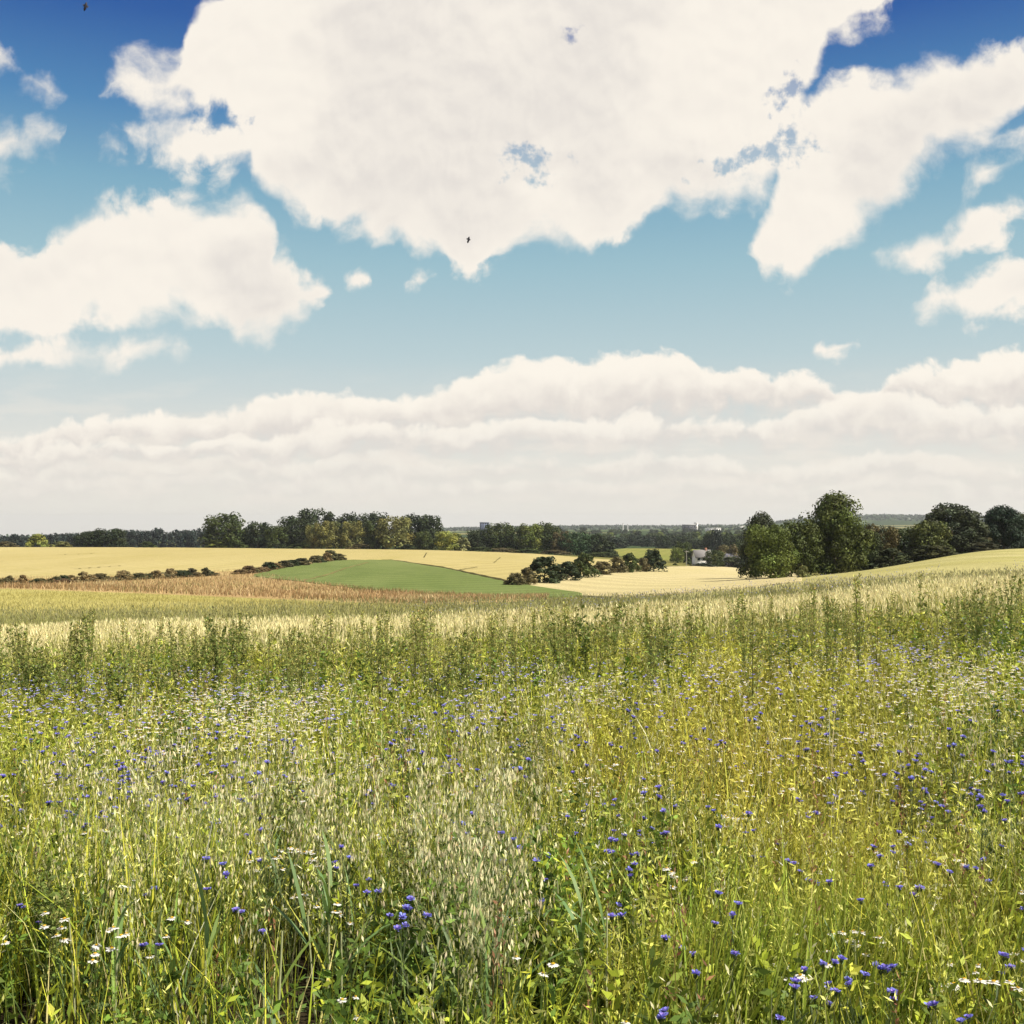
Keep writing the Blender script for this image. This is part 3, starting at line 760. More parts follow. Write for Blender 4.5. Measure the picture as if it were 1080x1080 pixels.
tufts('dry_grass', [(-200, 622), (0, 622), (150, 627), (300, 633), (440, 639), (540, 634), (580, 632)], [(-200, 612), (0, 611), (130, 607), (230, 602), (275, 604.5), (320, 614), (375, 621), (470, 628), (540, 631.5), (580, 631.8)], 24000, .15, .6, .07,
      [(.20, .18, .07), (.30, .20, .095), (.35, .235, .115), (.39, .28, .14), (.46, .38, .20)], 'long rust coloured dry grass on the bank', 'dry grass', -200, 578)
tufts('barley_stalks', [(-200, 651), (0, 651), (300, 650), (480, 644)], [(-200, 621), (0, 623), (150, 628), (300, 635), (480, 641)], 30000, .06, .2, .025,
      [(.36, .315, .10), (.41, .365, .13), (.48, .43, .18)], 'short golden stalks of the left hand barley field', 'barley', -200, 480)

# ------------------------------------------------------------------ trees
def crown_soup(kind, ncards, size, seed):
    g = np.random.default_rng(seed); S = Soup()
    npuff = {'full': 110, 'round': 46, 'tall': 42, 'bush': 26, 'feather': 90, 'dark': 30}[kind]
    t = np.clip((np.arange(npuff) + g.uniform(-.4, 1.4, npuff)) / npuff, 0, 1); a = np.arange(npuff) * 2.39996 + g.uniform(-.7, .7, npuff)
    if kind == 'bush': zc = .08 + .72 * t; rr = .42 * np.clip(1 - (zc / .86) ** 1.7, .02, 1) ** .7; pr = g.uniform(.08, .19, npuff) * (1.15 - .4 * t)
    elif kind == 'full': zc = .03 + .83 * t; rr = .43 * np.clip(1 - ((zc - .27) / .64) ** 2, .02, 1) ** .75; pr = g.uniform(.07, .19, npuff)
    elif kind == 'feather': zc = .08 + .84 * t; rr = .37 * (1 - t ** 3) ** .6 + .04; pr = g.uniform(.08, .15, npuff)
    elif kind == 'tall': zc = .09 + .77 * t; rr = .42 * np.sqrt(np.clip(1 - ((zc - .40) / .58) ** 2, .05, 1)); pr = g.uniform(.11, .19, npuff)
    elif kind == 'dark': zc = .12 + .74 * t; rr = .36 * (1 - t ** 2.2) ** .6 + .05; pr = g.uniform(.11, .17, npuff)
    else: zc = .10 + .74 * t; rr = .42 * np.sqrt(np.clip(1 - ((zc - .38) / .60) ** 2, .05, 1)); pr = g.uniform(.12, .20, npuff)
    rr = rr * np.where(g.random(npuff) < (.22 if kind == 'full' else .25), g.uniform(.25, .7, npuff), g.uniform(.78, 1.06, npuff))
    if kind == 'full': rr[::4] *= .55
    C0 = np.stack([rr * np.cos(a), rr * np.sin(a), zc], -1)
    tone = np.exp(g.normal(0, .22, npuff))
    hue = g.normal(0, .05, npuff)
    k = g.integers(0, npuff, ncards)
    d = unit(g.normal(size=(ncards, 3)) + np.array([0, 0, .25]))
    rad = pr[k] * 1.06 * g.random(ncards) ** .35
    P = C0[k] + d * rad[:, None] * np.array([1, 1, .85])
    P[:, 2] *= .985 / np.quantile(P[:, 2], .998); P[:, :2] *= .49 / np.quantile(np.hypot(P[:, 0], P[:, 1]), .985)
    nrm = unit(d + g.normal(0, .38, (ncards, 3)))
    D = unit(np.cross(nrm, g.normal(size=(ncards, 3))))
    c = np.stack([1 + hue[k], np.ones(ncards), 1 - hue[k]], -1) * (tone[k] * np.exp(g.normal(0, .22, ncards)))[:, None]
    sz = size * g.uniform(.6, 1.4, ncards)
    cards(S, P - D * sz[:, None] * .5, D, sz, sz * .8, np.clip(c, .2, 2.5), nrm)
    if kind == 'feather':                    # outer twigs that break the outline
        m = 0 * ncards; j = g.integers(0, npuff, m); dd = unit(C0[j] - np.array([0, 0, .3]) + g.normal(0, .15, (m, 3)) + np.array([0, 0, .7]))
        cards(S, C0[j] + dd * pr[j][:, None] * 1.0, unit(dd + g.normal(0, .5, (m, 3))), size * 1.3, size * .5, np.ones(3) * .9)
    return S

def make_tree(name, kind, ncards, size, seed, trunk_r=.022):
    g = np.random.default_rng(seed + 99); root = empty(name); S = Soup()
    top = .62
    z = np.linspace(0, top, 6); w = np.cumsum(g.normal(0, .012, (6, 2)), 0); w[0] = 0
    tube(S, np.column_stack([w, z]), trunk_r * np.array([1.35, 1, .85, .65, .45, .2]), (.1, .08, .06))
    for i in range(7):
        b = g.integers(1, 4); a = g.uniform(0, 6.28); l = g.uniform(.22, .38)
        p = np.array([*w[b], z[b] + .04]); q = p + np.array([math.cos(a) * l * .8, math.sin(a) * l * .8, l * .75]); mdl = (p + q) / 2 + np.array([0, 0, -.03])
        tube(S, [p, mdl, q], trunk_r * np.array([.5, .35, .12]), (.1, .08, .06), 5)
    adopt(root, S.build('trunk', M_BARK), crown_soup(kind, ncards, size, seed).build('crown', M_CROWN))
    return root

TREES = {
    'round': [make_tree('deciduous_tree', 'round', 4600, .050, s) for s in (1, 2, 3)],
    'tall': [make_tree('deciduous_tree', 'tall', 4200, .050, s) for s in (11, 12)],
    'bush': [make_tree('hedge_bush', 'bush', 2600, .07, s, .02) for s in (21, 22, 23)],
    'feather': [make_tree('feathery_tree', 'feather', 13000, .036, s, .014) for s in (31, 32)],
    'dark': [make_tree('dark_tree', 'dark', 1200, .085, s) for s in (41, 42, 43)],
    'bushy': [make_tree('deciduous_tree', 'round', 13000, .034, s, .018) for s in (61, 62, 63)],
    'big': [make_tree('deciduous_tree', 'full', 24000, .028, s) for s in (51, 52, 53)],
}
ALLP = [p for v in TREES.values() for p in v] + CORN + MAYW + OATS + WEEDS
_cnt = {}
def tree(kind, u, vtop, wpx, y, col, label, cat='tree', group=None, sink=.15):
    i = _cnt.get(kind, 0); _cnt[kind] = i + 1
    o = take(TREES[kind][i % len(TREES[kind])]); x = wx(u, y); z = float(H(x, y))
    h = max(EYE - y * (vtop - HV) / F - z, .6) + sink; w = wpx / F * y * {'bush': 1.4, 'round': 1.16, 'tall': 1.18, 'feather': 1.22}.get(kind, 1.0)
    o.location = (x, y, z - sink); o.rotation_euler.z = rng.random() * 6.28; o.scale = (w, w, h)
    for c in kids(o):
        c.color = (*col, 1) if c.name.startswith('crown') else (1, 1, 1, 1)
    tag(o, label, cat, group)
    return o

DK, MD, LT, OL, BRN, YG = (.032, .045, .019), (.052, .07, .02), (.13, .16, .036), (.15, .15, .048), (.11, .095, .042), (.22, .24, .055)
T = tree
# left side of the wheat field
T('round', 236, 541, 44, 440, MD, 'domed tree standing apart at the left end of the wood')
T('bush', 227, 569, 22, 436, LT, 'low pale bush at the foot of the domed tree', 'bush')
T('bush', 249, 569, 18, 437, MD, 'small dark bush right of the domed tree', 'bush')
T('bush', 40, 563, 18, 436, YG, 'small rounded yellow green tree by the far left wood')
T('bush', 64, 571, 18, 436, OL, 'lower pale bush right of the rounded yellow green tree', 'bush')
T('round', 92, 560, 26, 450, DK, 'broad dark tree in the pair before the left wood, left one')
T('round', 115, 557, 36, 452, DK, 'broad dark tree in the pair before the left wood, right one')
T('bush', 155, 571, 14, 445, MD, 'low dark bush before the straight left wood line', 'bush')
T('bush', 5, 571, 20, 440, BRN, 'low brown bush at the left end of the wood line', 'bush')
for i, u in enumerate(np.arange(-130, 365, 8.5)):
    T('dark', u + U(-2, 2), np.interp(u, [-130, 0, 40, 120, 210, 360], [566, 566, 564, 559, 558, 556]) + rng.normal(0, 1.0), U(16, 24), U(760, 860), tuple(np.array((.020, .030, .024)) * U(.8, 1.25)),
      'dark tree in the long wood line beyond the left wheat field', 'tree', 'dark trees of the far left wood', 1)
# main wood, left of centre
T('tall', 272, 550, 34, 445, DK, 'dark rounded tree at the left end of the main wood')
T('round', 292, 554, 24, 438, MD, 'lighter green tree in front of the dark left end of the main wood')
T('round', 311, 544, 40, 446, DK, 'dark rounded tree left of the tallest crown in the wood')
T('round', 333, 536, 40, 462, DK, 'tallest dark crown of the main wood')
T('tall', 345, 549, 30, 438, OL, 'pale blossoming tree below the tallest dark crown')
T('tall', 330, 552, 18, 437, OL, 'narrow olive tree left of the pale blossoming tree')
T('round', 367, 541, 30, 464, DK, 'dark crown behind the yellow topped tree in the main wood')
T('tall', 372, 549, 26, 439, OL, 'yellow topped tree right of the pale blossoming tree')
T('round', 392, 540, 36, 465, DK, 'dark broad crown at the back of the main wood, centre')
T('tall', 397, 547, 24, 440, MD, 'mid green tree left of the large olive tree')
T('round', 416, 544, 38, 439, OL, 'large olive dome at the front of the main wood')
T('round', 437, 542, 40, 463, DK, 'dark broad crown behind the large olive dome')
T('round', 452, 543, 28, 460, DK, 'dark crown at the right end of the main wood')
T('tall', 447, 560, 20, 439, MD, 'lower mid green tree under the right end of the main wood')
T('bush', 318, 573, 26, 437, MD, 'low green bush under the left part of the main wood', 'bush')
T('bush', 380, 573, 28, 437, BRN, 'low brownish bush under the yellow topped tree', 'bush')
T('bush', 430, 574, 22, 437, DK, 'low dark bush right below the large olive dome', 'bush')
T('round', 472, 560, 30, 440, YG, 'bright yellow green round tree right of the main wood')
T('bush', 488, 567, 16, 439, (.19, .19, .08), 'pale cream green bush beside the bright yellow green tree', 'bush')
T('dark', 482, 563, 20, 500, DK, 'dark tree behind the gap beside the yellow green tree')
# wood right of the tower block
T('round', 504, 558, 26, 450, DK, 'dark tree in front of the blue grey tower block')
T('round', 527, 551, 32, 452, MD, 'high green crown just right of the tower block')
T('tall', 545, 554, 26, 448, MD, 'mid green tree left of the brightest crown of the right wood')
T('round', 560, 552, 28, 449, LT, 'brightest green crown of the wood right of the tower')
T('round', 576, 551, 32, 452, MD, 'highest right crown of the wood right of the tower')
T('tall', 592, 560, 22, 448, BRN, 'brownish tree right of the highest right crown')
T('round', 608, 561, 32, 446, (.04, .075, .03), 'fresh green dome near the right end of the wood')
T('round', 626, 562, 30, 449, DK, 'dark dome at the right end of the wood')
T('bush', 642, 571, 18, 447, DK, 'last small dark tree at the right end of the wood')
for u, c, l in ((508, MD, 'low green bush under the tower block trees'), (530, BRN, 'low brown bush under the high green crown'), (556, MD, 'low green bush under the brightest crown'), (585, BRN, 'low brown bush before the brownish tree'), (636, MD, 'low green bush at the right foot of the wood')):
    T('bush', u, 577 + (u - 508) * .04, 30, 438, c, l, 'bush')
# bushes between the wheat field and the hollow
for u, v, w, y, c, l in ((544, 604, 20, 150, BRN, 'leftmost brown bush of the row by the pale field'), (556, 598, 17, 152, BRN, 'tall brownish bush second in the row by the pale field'),
                      (574, 587, 32, 158, DK, 'largest dark bush of the row by the pale field'), (598, 592, 28, 168, DK, 'dark bush right of the largest one in the row'),
                      (616, 583, 25, 182, MD, 'upright dark green bush in the middle of the row'), (636, 592, 22, 200, BRN, 'low reddish bush right of the upright one'),
                      (651, 587, 18, 215, BRN, 'brown green bush in the right half of the row'), (664, 583, 19, 222, MD, 'rounded green bush in the right half of the row'),
                      (677, 588, 15, 232, BRN, 'small reddish bush before the right end of the row'), (689, 579, 23, 238, DK, 'dark tall bush at the right end of the row')):
    T('bush', u, v, w, y, c, l, 'bush')
# old hedge above the rough bank
for u, v, w, c, l in ((10, 614, 34, BRN, 'low dark brown scrub at the left end of the old hedge'), (60, 612, 44, (.16, .10, .05), 'long low rusty scrub left of the dark hedge clump'), (133, 608, 30, (.09, .075, .03), 'olive brown low bush in the old hedge'), (165, 605, 36, BRN, 'low dark brown scrub between two hedge bushes'),
                   (188, 603, 24, DK, 'flat dark bush before the end of the lower hedge'), (202, 600.5, 18, (.06, .055, .03), 'dark round bush in the old hedge'), (217, 600, 16, (.06, .06, .03), 'last dark round bush of the lower hedge'),
                   (262, 598, 22, (.15, .10, .05), 'rusty low scrub between the two hedge parts'), (284, 594, 24, DK, 'dark low bush at the left of the upper hedge'), (300, 592.5, 24, (.055, .055, .028), 'second dark bush of the upper hedge'),
                   (318, 590, 24, (.06, .06, .028), 'third dark bush of the upper hedge'), (334, 587.5, 22, DK, 'highest dark bush at the top of the upper hedge'), (350, 587, 14, (.16, .10, .05), 'small rusty bush at the top end of the hedge')):
    vb = float(np.interp(u, [0, 130, 220, 260, 350], [619, 613, 608.5, 606, 592]))
    T('bush', u, v - 1.5, w * .72, inv(u, vb), c, l, 'bush')
for i, u in enumerate(np.concatenate([np.arange(-60, 232, 7.0), np.arange(252, 358, 6.5)])):
    vb = float(np.interp(u, [0, 130, 220, 260, 350], [619, 613, 608.5, 606, 592])); c = random.choice((BRN, (.17, .12, .055), (.08, .08, .035), (.22, .17, .08), DK))
    T('bush', u + U(-3, 3), vb - abs(rng.normal(5.5, 3)) - 2.5, U(9, 17), inv(u, vb), c, 'low ragged scrub of the old hedge above the rough bank', 'bush', 'scrub of the old hedge')
# trees on the right
T('big', 880, 520, 82, 152, (.066, .084, .020), 'largest tree, broad dark green crown right of the valley')
T('feather', 803, 540, 40, 166, (.05, .06, .03), 'spiky grey green tree left of the largest tree')
T('bushy', 812, 553, 62, 146, (.088, .112, .024), 'bright green bushy tree at the left end of the right trees')
T('bushy', 845, 548, 56, 150, (.070, .090, .021), 'green tree between the bushy one and the largest tree')
T('bushy', 910, 560, 44, 153, (.045, .06, .018), 'lower dark tree under the right side of the largest tree')
T('tall', 930, 553, 40, 160, (.085, .075, .03), 'brownish tree right of the largest tree')
T('round', 955, 556, 44, 165, (.05, .068, .022), 'mid green rounded tree between brownish and feathery trees')
T('round', 980, 549, 40, 160, (.085, .10, .03), 'paler green tree left of the feathery tree')
T('feather', 1004, 531, 62, 164, (.045, .055, .028), 'feathery dark tree with a ragged top at the right')
T('tall', 1030, 553, 40, 168, (.06, .06, .03), 'low brown green tree right of the feathery tree')
T('feather', 1058, 533, 44, 168, (.028, .045, .028), 'slender dark tree with two crowns near the right edge')
T('tall', 1080, 540, 40, 170, (.04, .055, .025), 'dark tree cut by the right edge of the view')
T('bush', 940, 578, 34, 150, (.04, .05, .02), 'low dark bush under the brownish tree', 'bush')
T('bush', 985, 575, 40, 154, (.05, .055, .02), 'low dark bush under the paler green tree', 'bush')
T('bush', 1035, 572, 40, 160, (.05, .05, .025), 'low dark bush under the slender tree', 'bush')
T('bush', 847, 596, 12, 118, (.16, .17, .06), 'small pale sapling in front of the dark right trees', 'sapling')
# valley
for k, u, v, w, y, c, l in (('round', 721, 571, 18, 420, MD, 'round tree left of the white house'), ('round', 714, 577, 14, 415, LT, 'small light tree left of the round tree by the house'), ('bush', 729, 581, 12, 398, MD, 'small green tree at the left wall of the house'),
                            ('round', 754, 580, 20, 385, MD, 'green tree hiding the right half of the house'), ('round', 768, 574, 22, 400, BRN, 'brown green tree right of the house'), ('round', 784, 570, 24, 410, MD, 'dark tree between the house and the right trees'),
                            ('bush', 742, 594, 24, 368, DK, 'low dark hedge in front of the white house'), ('bush', 712, 594, 5, 365, MD, 'tiny round shrub on the field edge left of the house'), ('bush', 772, 587, 26, 392, (.06, .07, .03), 'low scrub right of the house'), ('bush', 790, 585, 24, 385, DK, 'low dark scrub at the right end of the hollow')):
    T(k, u, v, w, y, c, l, 'hedge' if 'hedge' in l else 'bush' if k == 'bush' else 'tree')
for y0, y1, u0, u1, n, top, dt, cols in ((560, 640, 742, 800, 9, 563, 3, (DK, (.026, .036, .026))), (700, 820, 640, 790, 24, 566, 2, (DK, (.03, .042, .025))), (560, 620, 470, 500, 4, 566, 2, (DK,)),
                                       (1000, 1200, 636, 800, 22, 561.5, 1.5, (LT, MD, DK)), (1500, 1900, 590, 800, 26, 558.5, 1, (MD, DK, DK, LT)), (600, 800, 910, 1130, 22, 557, 3, (DK, MD)), (420, 500, 800, 900, 8, 562, 3, (DK, MD))):
    for i in range(n):
        u = u0 + (u1 - u0) * (i + rng.random()) / n; y = U(y0, y1)
        T('dark' if i % 3 else 'round', u, top + rng.normal(0, dt), U(9, 15) * 820 / max(y, 700) + 3, y, random.choice(cols), 'small far tree in the belts of woodland across the valley', 'tree', 'far trees across the valley', 1)
# far woods: one mass on the ridges
S = Soup(); n = 42000
y = U(2300, 4700, n); u = U(-350, 1450, n); x = wx(u, 1) * y
k = fbm(x, y, 520, 141) > .50 - .16 * smooth(3500, 4300, y); x, y = x[k], y[k]; n = len(x)
P = P3(x, y, 0); P[:, 2] += U(0, 7, n)
g = rng.normal(size=(n, 3)); g[:, 2] = np.abs(g[:, 2]) + .3
D = unit(np.cross(unit(g), rng.normal(size=(n, 3))))
cards(S, P - D * 5, D, U(8, 14, n), U(7, 11, n), vary((.045, .065, .035), n, .3), unit(g))
tag(S.build('far_woods', M_LEAF), 'blue grey mass of woods on the far ridges', 'woods', kind='stuff')

# ------------------------------------------------------------------ buildings
def building(name, label, u, y, w, d, hw, hr, wallc, roofc, rows, cols_, rz=0, vbase=None, cat='house', flat=False, base=None, chimney=False):
    x = wx(u, y); z = float(H(x, y)) if base is None else base
    root = empty(name, (x, y, z), rz)
    S = Soup(); box(S, -w / 2, w / 2, -d / 2, d / 2, -1, hw, wallc)
    if not flat:
        for sx in (-w / 2, w / 2): S.add(np.array([[sx, -d / 2, hw], [sx, d / 2, hw], [sx, 0, hw + hr]], float), np.array([[0, 1, 2]]), wallc)
    parts = [S.build('wall', M_WALL)]
    S = Soup()
    if flat: box(S, -w / 2 - .3, w / 2 + .3, -d / 2 - .3, d / 2 + .3, hw + .003, hw + max(hr, .5), roofc)
    else:
        e, t = .4, .22; sl = hr / (d / 2)
        for s in (-1, 1):
            V = np.array([[-w / 2 - e, s * (d / 2 + e), hw - e * sl], [w / 2 + e, s * (d / 2 + e), hw - e * sl], [w / 2 + e, 0, hw + hr], [-w / 2 - e, 0, hw + hr]], float)
            V = np.concatenate([V + [0, 0, .02], V + [0, 0, t]])
            S.add(V, np.array([(4, 5, 6), (4, 6, 7), (0, 2, 1), (0, 3, 2), (0, 1, 5), (0, 5, 4), (1, 2, 6), (1, 6, 5), (3, 0, 4), (3, 4, 7)]), roofc)
    roof = S.build('roof', M_WALL); parts.append(roof)
    adopt(root, *parts)
    if chimney:
        S = Soup(); box(S, w * .2, w * .2 + .7, -.35, .35, hw + hr * .6, hw + hr + .9, (.25, .12, .08)); adopt(roof, S.build('chimney', M_WALL))
    ww, wh = w / cols_ * .5, hw / rows * .48
    for r in range(rows):
        for c in range(cols_):
            cx, cz = -w / 2 + w * (c + .5) / cols_, hw * (r + .52) / rows
            S = Soup(); box(S, cx - ww / 2 - .08, cx + ww / 2 + .08, -d / 2 - .06, -d / 2 + .1, cz - wh / 2 - .08, cz + wh / 2 + .08, tuple(min(.8, k * 1.1) for k in wallc))
            wn = S.build('window', M_WALL); adopt(root, wn)
            S = Soup(); box(S, cx - ww / 2, cx + ww / 2, -d / 2 - .10, -d / 2 - .063, cz - wh / 2, cz + wh / 2, (.03, .04, .05)); adopt(wn, S.build('pane', M_GLASS))
    return tag(root, label, cat)
building('farmhouse', 'white farmhouse with a grey roof beyond the pale field', 740, 392, 5.6, 5.4, 3.2, 2.3, (.75, .73, .68), (.21, .20, .195), 2, 3, .12, chimney=True)
building('tower_block', 'blue grey tower block rising behind the wood', 511, 1600, 13.5, 12, EYE - 1600 * (550.8 - HV) / F - float(H(wx(511, 1600), 1600)) - 1, 1, (.14, .16, .24), (.10, .11, .17), 9, 4, cat='tower block', flat=True)
building('factory_hall', 'dark boxy factory building with pale corners on the far plain', 727, 2100, 24, 22, 12, 1.2, (.07, .07, .075), (.4, .4, .38), 2, 4, cat='factory', flat=True)
building('factory_silo_block', 'narrow white block beside the dark factory building', 734, 2120, 6, 9, 16, 1, (.75, .73, .7), (.7, .7, .68), 3, 1, cat='factory', flat=True)
building('warehouse', 'long low white warehouse right of the factory', 752, 2050, 26, 20, 6, .8, (.75, .73, .7), (.78, .77, .74), 1, 6, cat='warehouse', flat=True)
building('warehouse', 'small white warehouse on the far slope near the right trees', 782, 2700, 14, 12, 8, .8, (.75, .73, .7), (.75, .74, .7), 1, 3, cat='warehouse', flat=True)
building('cottage', 'small white cottage by the wood right end, far in the valley', 645, 930, 5, 4.5, 2.8, 2.2, (.75, .73, .68), (.30, .26, .24), 1, 2, .4)
building('cottage', 'small white cottage among dark trees in the valley middle', 690, 900, 5.5, 4.5, 2.8, 2.2, (.76, .74, .7), (.5, .46, .44), 1, 2, -.3)
building('cottage', 'small dark roofed cottage right of the white farmhouse', 771, 398, 5, 5, 2.6, 2.2, (.6, .6, .6), (.14, .14, .17), 1, 2, .5)
for u, hp, l in ((657, 555, 'white slender chimney on the far plain, left of two'), (662, 556, 'white slender chimney on the far plain, right of two')):
    y = 2300; x = wx(u, y); z = float(H(x, y)); hh = EYE - y * (hp - HV) / F - z + 6; root = empty('factory_chimney', (x, y, z)); S = Soup(); tube(S, [[0, 0, -1], [0, 0, hh * .5], [0, 0, hh]], [1.4, 1.1, .9], (.55, .54, .53), 10)
    S2 = Soup(); tube(S2, [[0, 0, hh - .8], [0, 0, hh + .4]], [1.2, 1.2], (.45, .42, .4), 10); adopt(root, S.build('shaft', M_WALL), S2.build('rim', M_WALL)); tag(root, l, 'chimney')
x, y = wx(724, 370), 370
root = empty('utility_pole', (x, y, float(H(x, y)))); S = Soup(); tube(S, [[0, 0, -.3], [0, 0, 3], [0, 0, 5.2]], [.10, .09, .07], (.36, .34, .31)); S2 = Soup(); box(S2, -.7, .7, -.06, .06, 4.7, 4.85, (.32, .30, .28))
adopt(root, S.build('pole', M_WALL), S2.build('crossarm', M_WALL)); tag(root, 'pale wooden utility pole left of the farmhouse', 'pole')

# ------------------------------------------------------------------ two insects in flight
M_BUG = plain_mat('insect', (.02, .018, .025), .5, 60)
def insect(u, v, d, s, label):
    root = empty('flying_insect', (wx(u, d), d, EYE - d * (v - HV) / F)); S = Soup()
    tube(S, [[0, 0, -.010], [0, 0, -.006], [.0006, 0, 0], [0, 0, .006], [0, 0, .010]], [.0006, .0028, .0024, .0028, .0008], (.02, .02, .02), 8)
    parts = [S.build('body', M_BUG)]
    for sx in (-1, 1):
        W = Soup(); cards(W, np.array([[sx * .001, 0, .003]] * 2), unit(np.array([[sx * .7, .2, -.6], [sx * .9, .1, -.1]])), .0065, .003, (.08, .08, .09), np.array([[0, 1., 0]] * 2)); parts.append(W.build('wing', M_LEAF))
    adopt(root, *parts); root.scale = (s, s, s); root.rotation_euler = (0, .25, .3); tag(root, label, 'insect')
insect(494, 253, 3.0, .95, 'tiny dark insect flying before the big white cloud')
insect(90, 7, 2.4, 1.0, 'tiny dark insect flying in the blue at the upper left')

sweep_unused(ALLP)

# ------------------------------------------------------------------ light, sky, clouds, air
SUN_EL, SUN_AZ = R(48), math.atan2(.90, -.32)          # azimuth from +Y towards +X: high, to the right and a little behind
sd = np.array([math.cos(SUN_EL) * math.sin(SUN_AZ), math.cos(SUN_EL) * math.cos(SUN_AZ), math.sin(SUN_EL)])
ld = bpy.data.lights.new('sun', 'SUN'); ld.energy = 5.0; ld.angle = R(.53); ld.color = (1, .925, .79)
lo = bpy.data.objects.new('sun', ld); COL.objects.link(lo)
from mathutils import Vector
lo.rotation_euler = Vector(sd).to_track_quat('Z', 'Y').to_euler()

W = bpy.data.worlds.new('World'); SC.world = W; W.use_nodes = True
nt = W.node_tree; N, L = nt.nodes, nt.links; N.clear()
def nd(t, **kw):
    n = N.new(t)
    for k, v in kw.items(): setattr(n, k, v)
    return n
def lk(v, s):
    if isinstance(v, (int, float)): s.default_value = v
    elif isinstance(v, tuple): s.default_value = v
    else: L.new(v, s)
def mth(op, a, b=0., c=0., clamp=False):
    n = nd('ShaderNodeMath', operation=op, use_clamp=clamp)
    for s, v in zip(n.inputs, (a, b, c)): lk(v, s)
    return n.outputs[0]
def vmth(op, a, b):
    n = nd('ShaderNodeVectorMath', operation=op); lk(a, n.inputs[0]); lk(b, n.inputs[1]); return n.outputs[0]
def mrange(v, a, b, c=0., d=1., smoothst=True):
    n = nd('ShaderNodeMapRange', interpolation_type='SMOOTHSTEP' if smoothst else 'LINEAR'); lk(v, n.inputs['Value'])
    for k, x in (('From Min', a), ('From Max', b), ('To Min', c), ('To Max', d)): lk(x, n.inputs[k])
    return n.outputs[0]
def cmix(f, a, b):
    n = nd('ShaderNodeMix', data_type='RGBA'); lk(f, n.inputs['Factor'])
    for k, v in (('A', a), ('B', b)): lk((*v, 1) if isinstance(v, tuple) else v, n.inputs[k])
    return n.outputs['Result']
tc = nd('ShaderNodeTexCoord'); sep = nd('ShaderNodeSeparateXYZ'); L.new(tc.outputs['Generated'], sep.inputs[0])
el = mth('ARCSINE', sep.outputs[2])
# sky directions as position on a vertical sheet of sky to the north of the viewer, in units of its distance
yc = mth('MAXIMUM', sep.outputs[1], .06)
SX, SY = mth('DIVIDE', sep.outputs[0], yc), mth('DIVIDE', sep.outputs[2], yc)
uu, vv = mth('MULTIPLY_ADD', SX, F, 540.0), mth('MULTIPLY_ADD', SY, -F, HV)
cmb = nd('ShaderNodeCombineXYZ'); L.new(SX, cmb.inputs[0]); L.new(SY, cmb.inputs[1]); PV = cmb.outputs[0]
def noise(vec, scale, detail, rough=.55, off=0., dist=0.):
    n = nd('ShaderNodeTexNoise', noise_dimensions='2D'); n.inputs['Scale'].default_value = scale; n.inputs['Detail'].default_value = detail; n.inputs['Roughness'].default_value = rough; n.inputs['Distortion'].default_value = dist
    L.new(vmth('ADD', vec, (off, off * 1.7, 0.)), n.inputs['Vector']); return n.outputs['Fac']
def outline(pts, w):
    """height of a cloud edge along the horizon"""
    n = nd('ShaderNodeFloatCurve'); c = n.mapping.curves[0]; pts = sorted(pts)
    xs = [(p[0] + 80) / 1240 for p in pts]; yv = [(p[1] + 150) / 900 for p in pts]
    if xs[0] > 0: xs.insert(0, 0.); yv.insert(0, yv[0])
    if xs[-1] < 1: xs.append(1.); yv.append(yv[-1])
    while len(c.points) < len(xs): c.points.new(.5, .5)
    for p, x, y_ in zip(c.points, xs, yv): p.location = (min(max(x, 0), 1), y_); p.handle_type = 'VECTOR'
    n.mapping.update(); L.new(mth('MULTIPLY_ADD', w, 1 / 1240, 80 / 1240, clamp=True), n.inputs['Value'])
    return mth('MULTIPLY_ADD', n.outputs[0], 900.0, -150.0)
def layer(heaps_):
    """several clouds side by side: (upper edge, lower edge), nothing between them"""
    top, bot = [], []; heaps_ = sorted(heaps_, key=lambda h: h[0][0][0])
    ends = [-200.] + [h[0][-1][0] for h in heaps_]; starts = [h[0][0][0] for h in heaps_] + [1500.]
    for i, (t_, b_) in enumerate(heaps_):
        for side in (0, 1):
            if side: top += t_; bot += b_
            x0, mid = t_[-side][0], (t_[-side][1] + b_[-side][1]) / 2
            gap = starts[i + 1] - ends[i + 1] if side else starts[i] - ends[i]
            w_ = min(24., gap / 2 - 4); sg = 1 if side else -1
            pts = [(x0 + sg * w_, 44.), (x0 + sg * (w_ + 2), 130.)]
            for x_, k_ in pts if side else pts[::-1]: top.append((x_, mid + k_)); bot.append((x_, mid - k_))
    return top, bot
A_MAIN = ([(105, 101), (115, 80), (130, 62), (150, 52), (188, 50), (196, 30), (215, 12), (240, -8), (290, -90), (330, -150), (940, -150), (956, -60)],
          [(105, 102), (118, 101), (135, 108), (150, 121), (200, 118), (245, 124), (260, 150), (267, 190), (280, 212), (300, 236), (340, 244), (380, 250), (430, 258), (465, 268), (480, 281), (500, 288), (520, 280), (545, 266), (580, 263), (620, 266), (645, 261), (665, 245), (690, 232), (720, 228), (760, 220), (800, 215), (815, 205), (840, 165), (860, 105), (880, 50), (900, 40), (930, 34), (945, 20), (950, -10), (956, -58)])
A_RIGHT = ([(792, 268), (800, 240), (815, 190), (835, 125), (855, 92), (890, 78), (930, 80), (960, 70), (990, 57), (1020, 48), (1060, 46), (1130, 58)],
           [(792, 270), (800, 286), (830, 290), (850, 281), (875, 256), (905, 241), (930, 226), (950, 206), (970, 186), (1000, 166), (1040, 152), (1060, 132), (1080, 122), (1130, 118)])
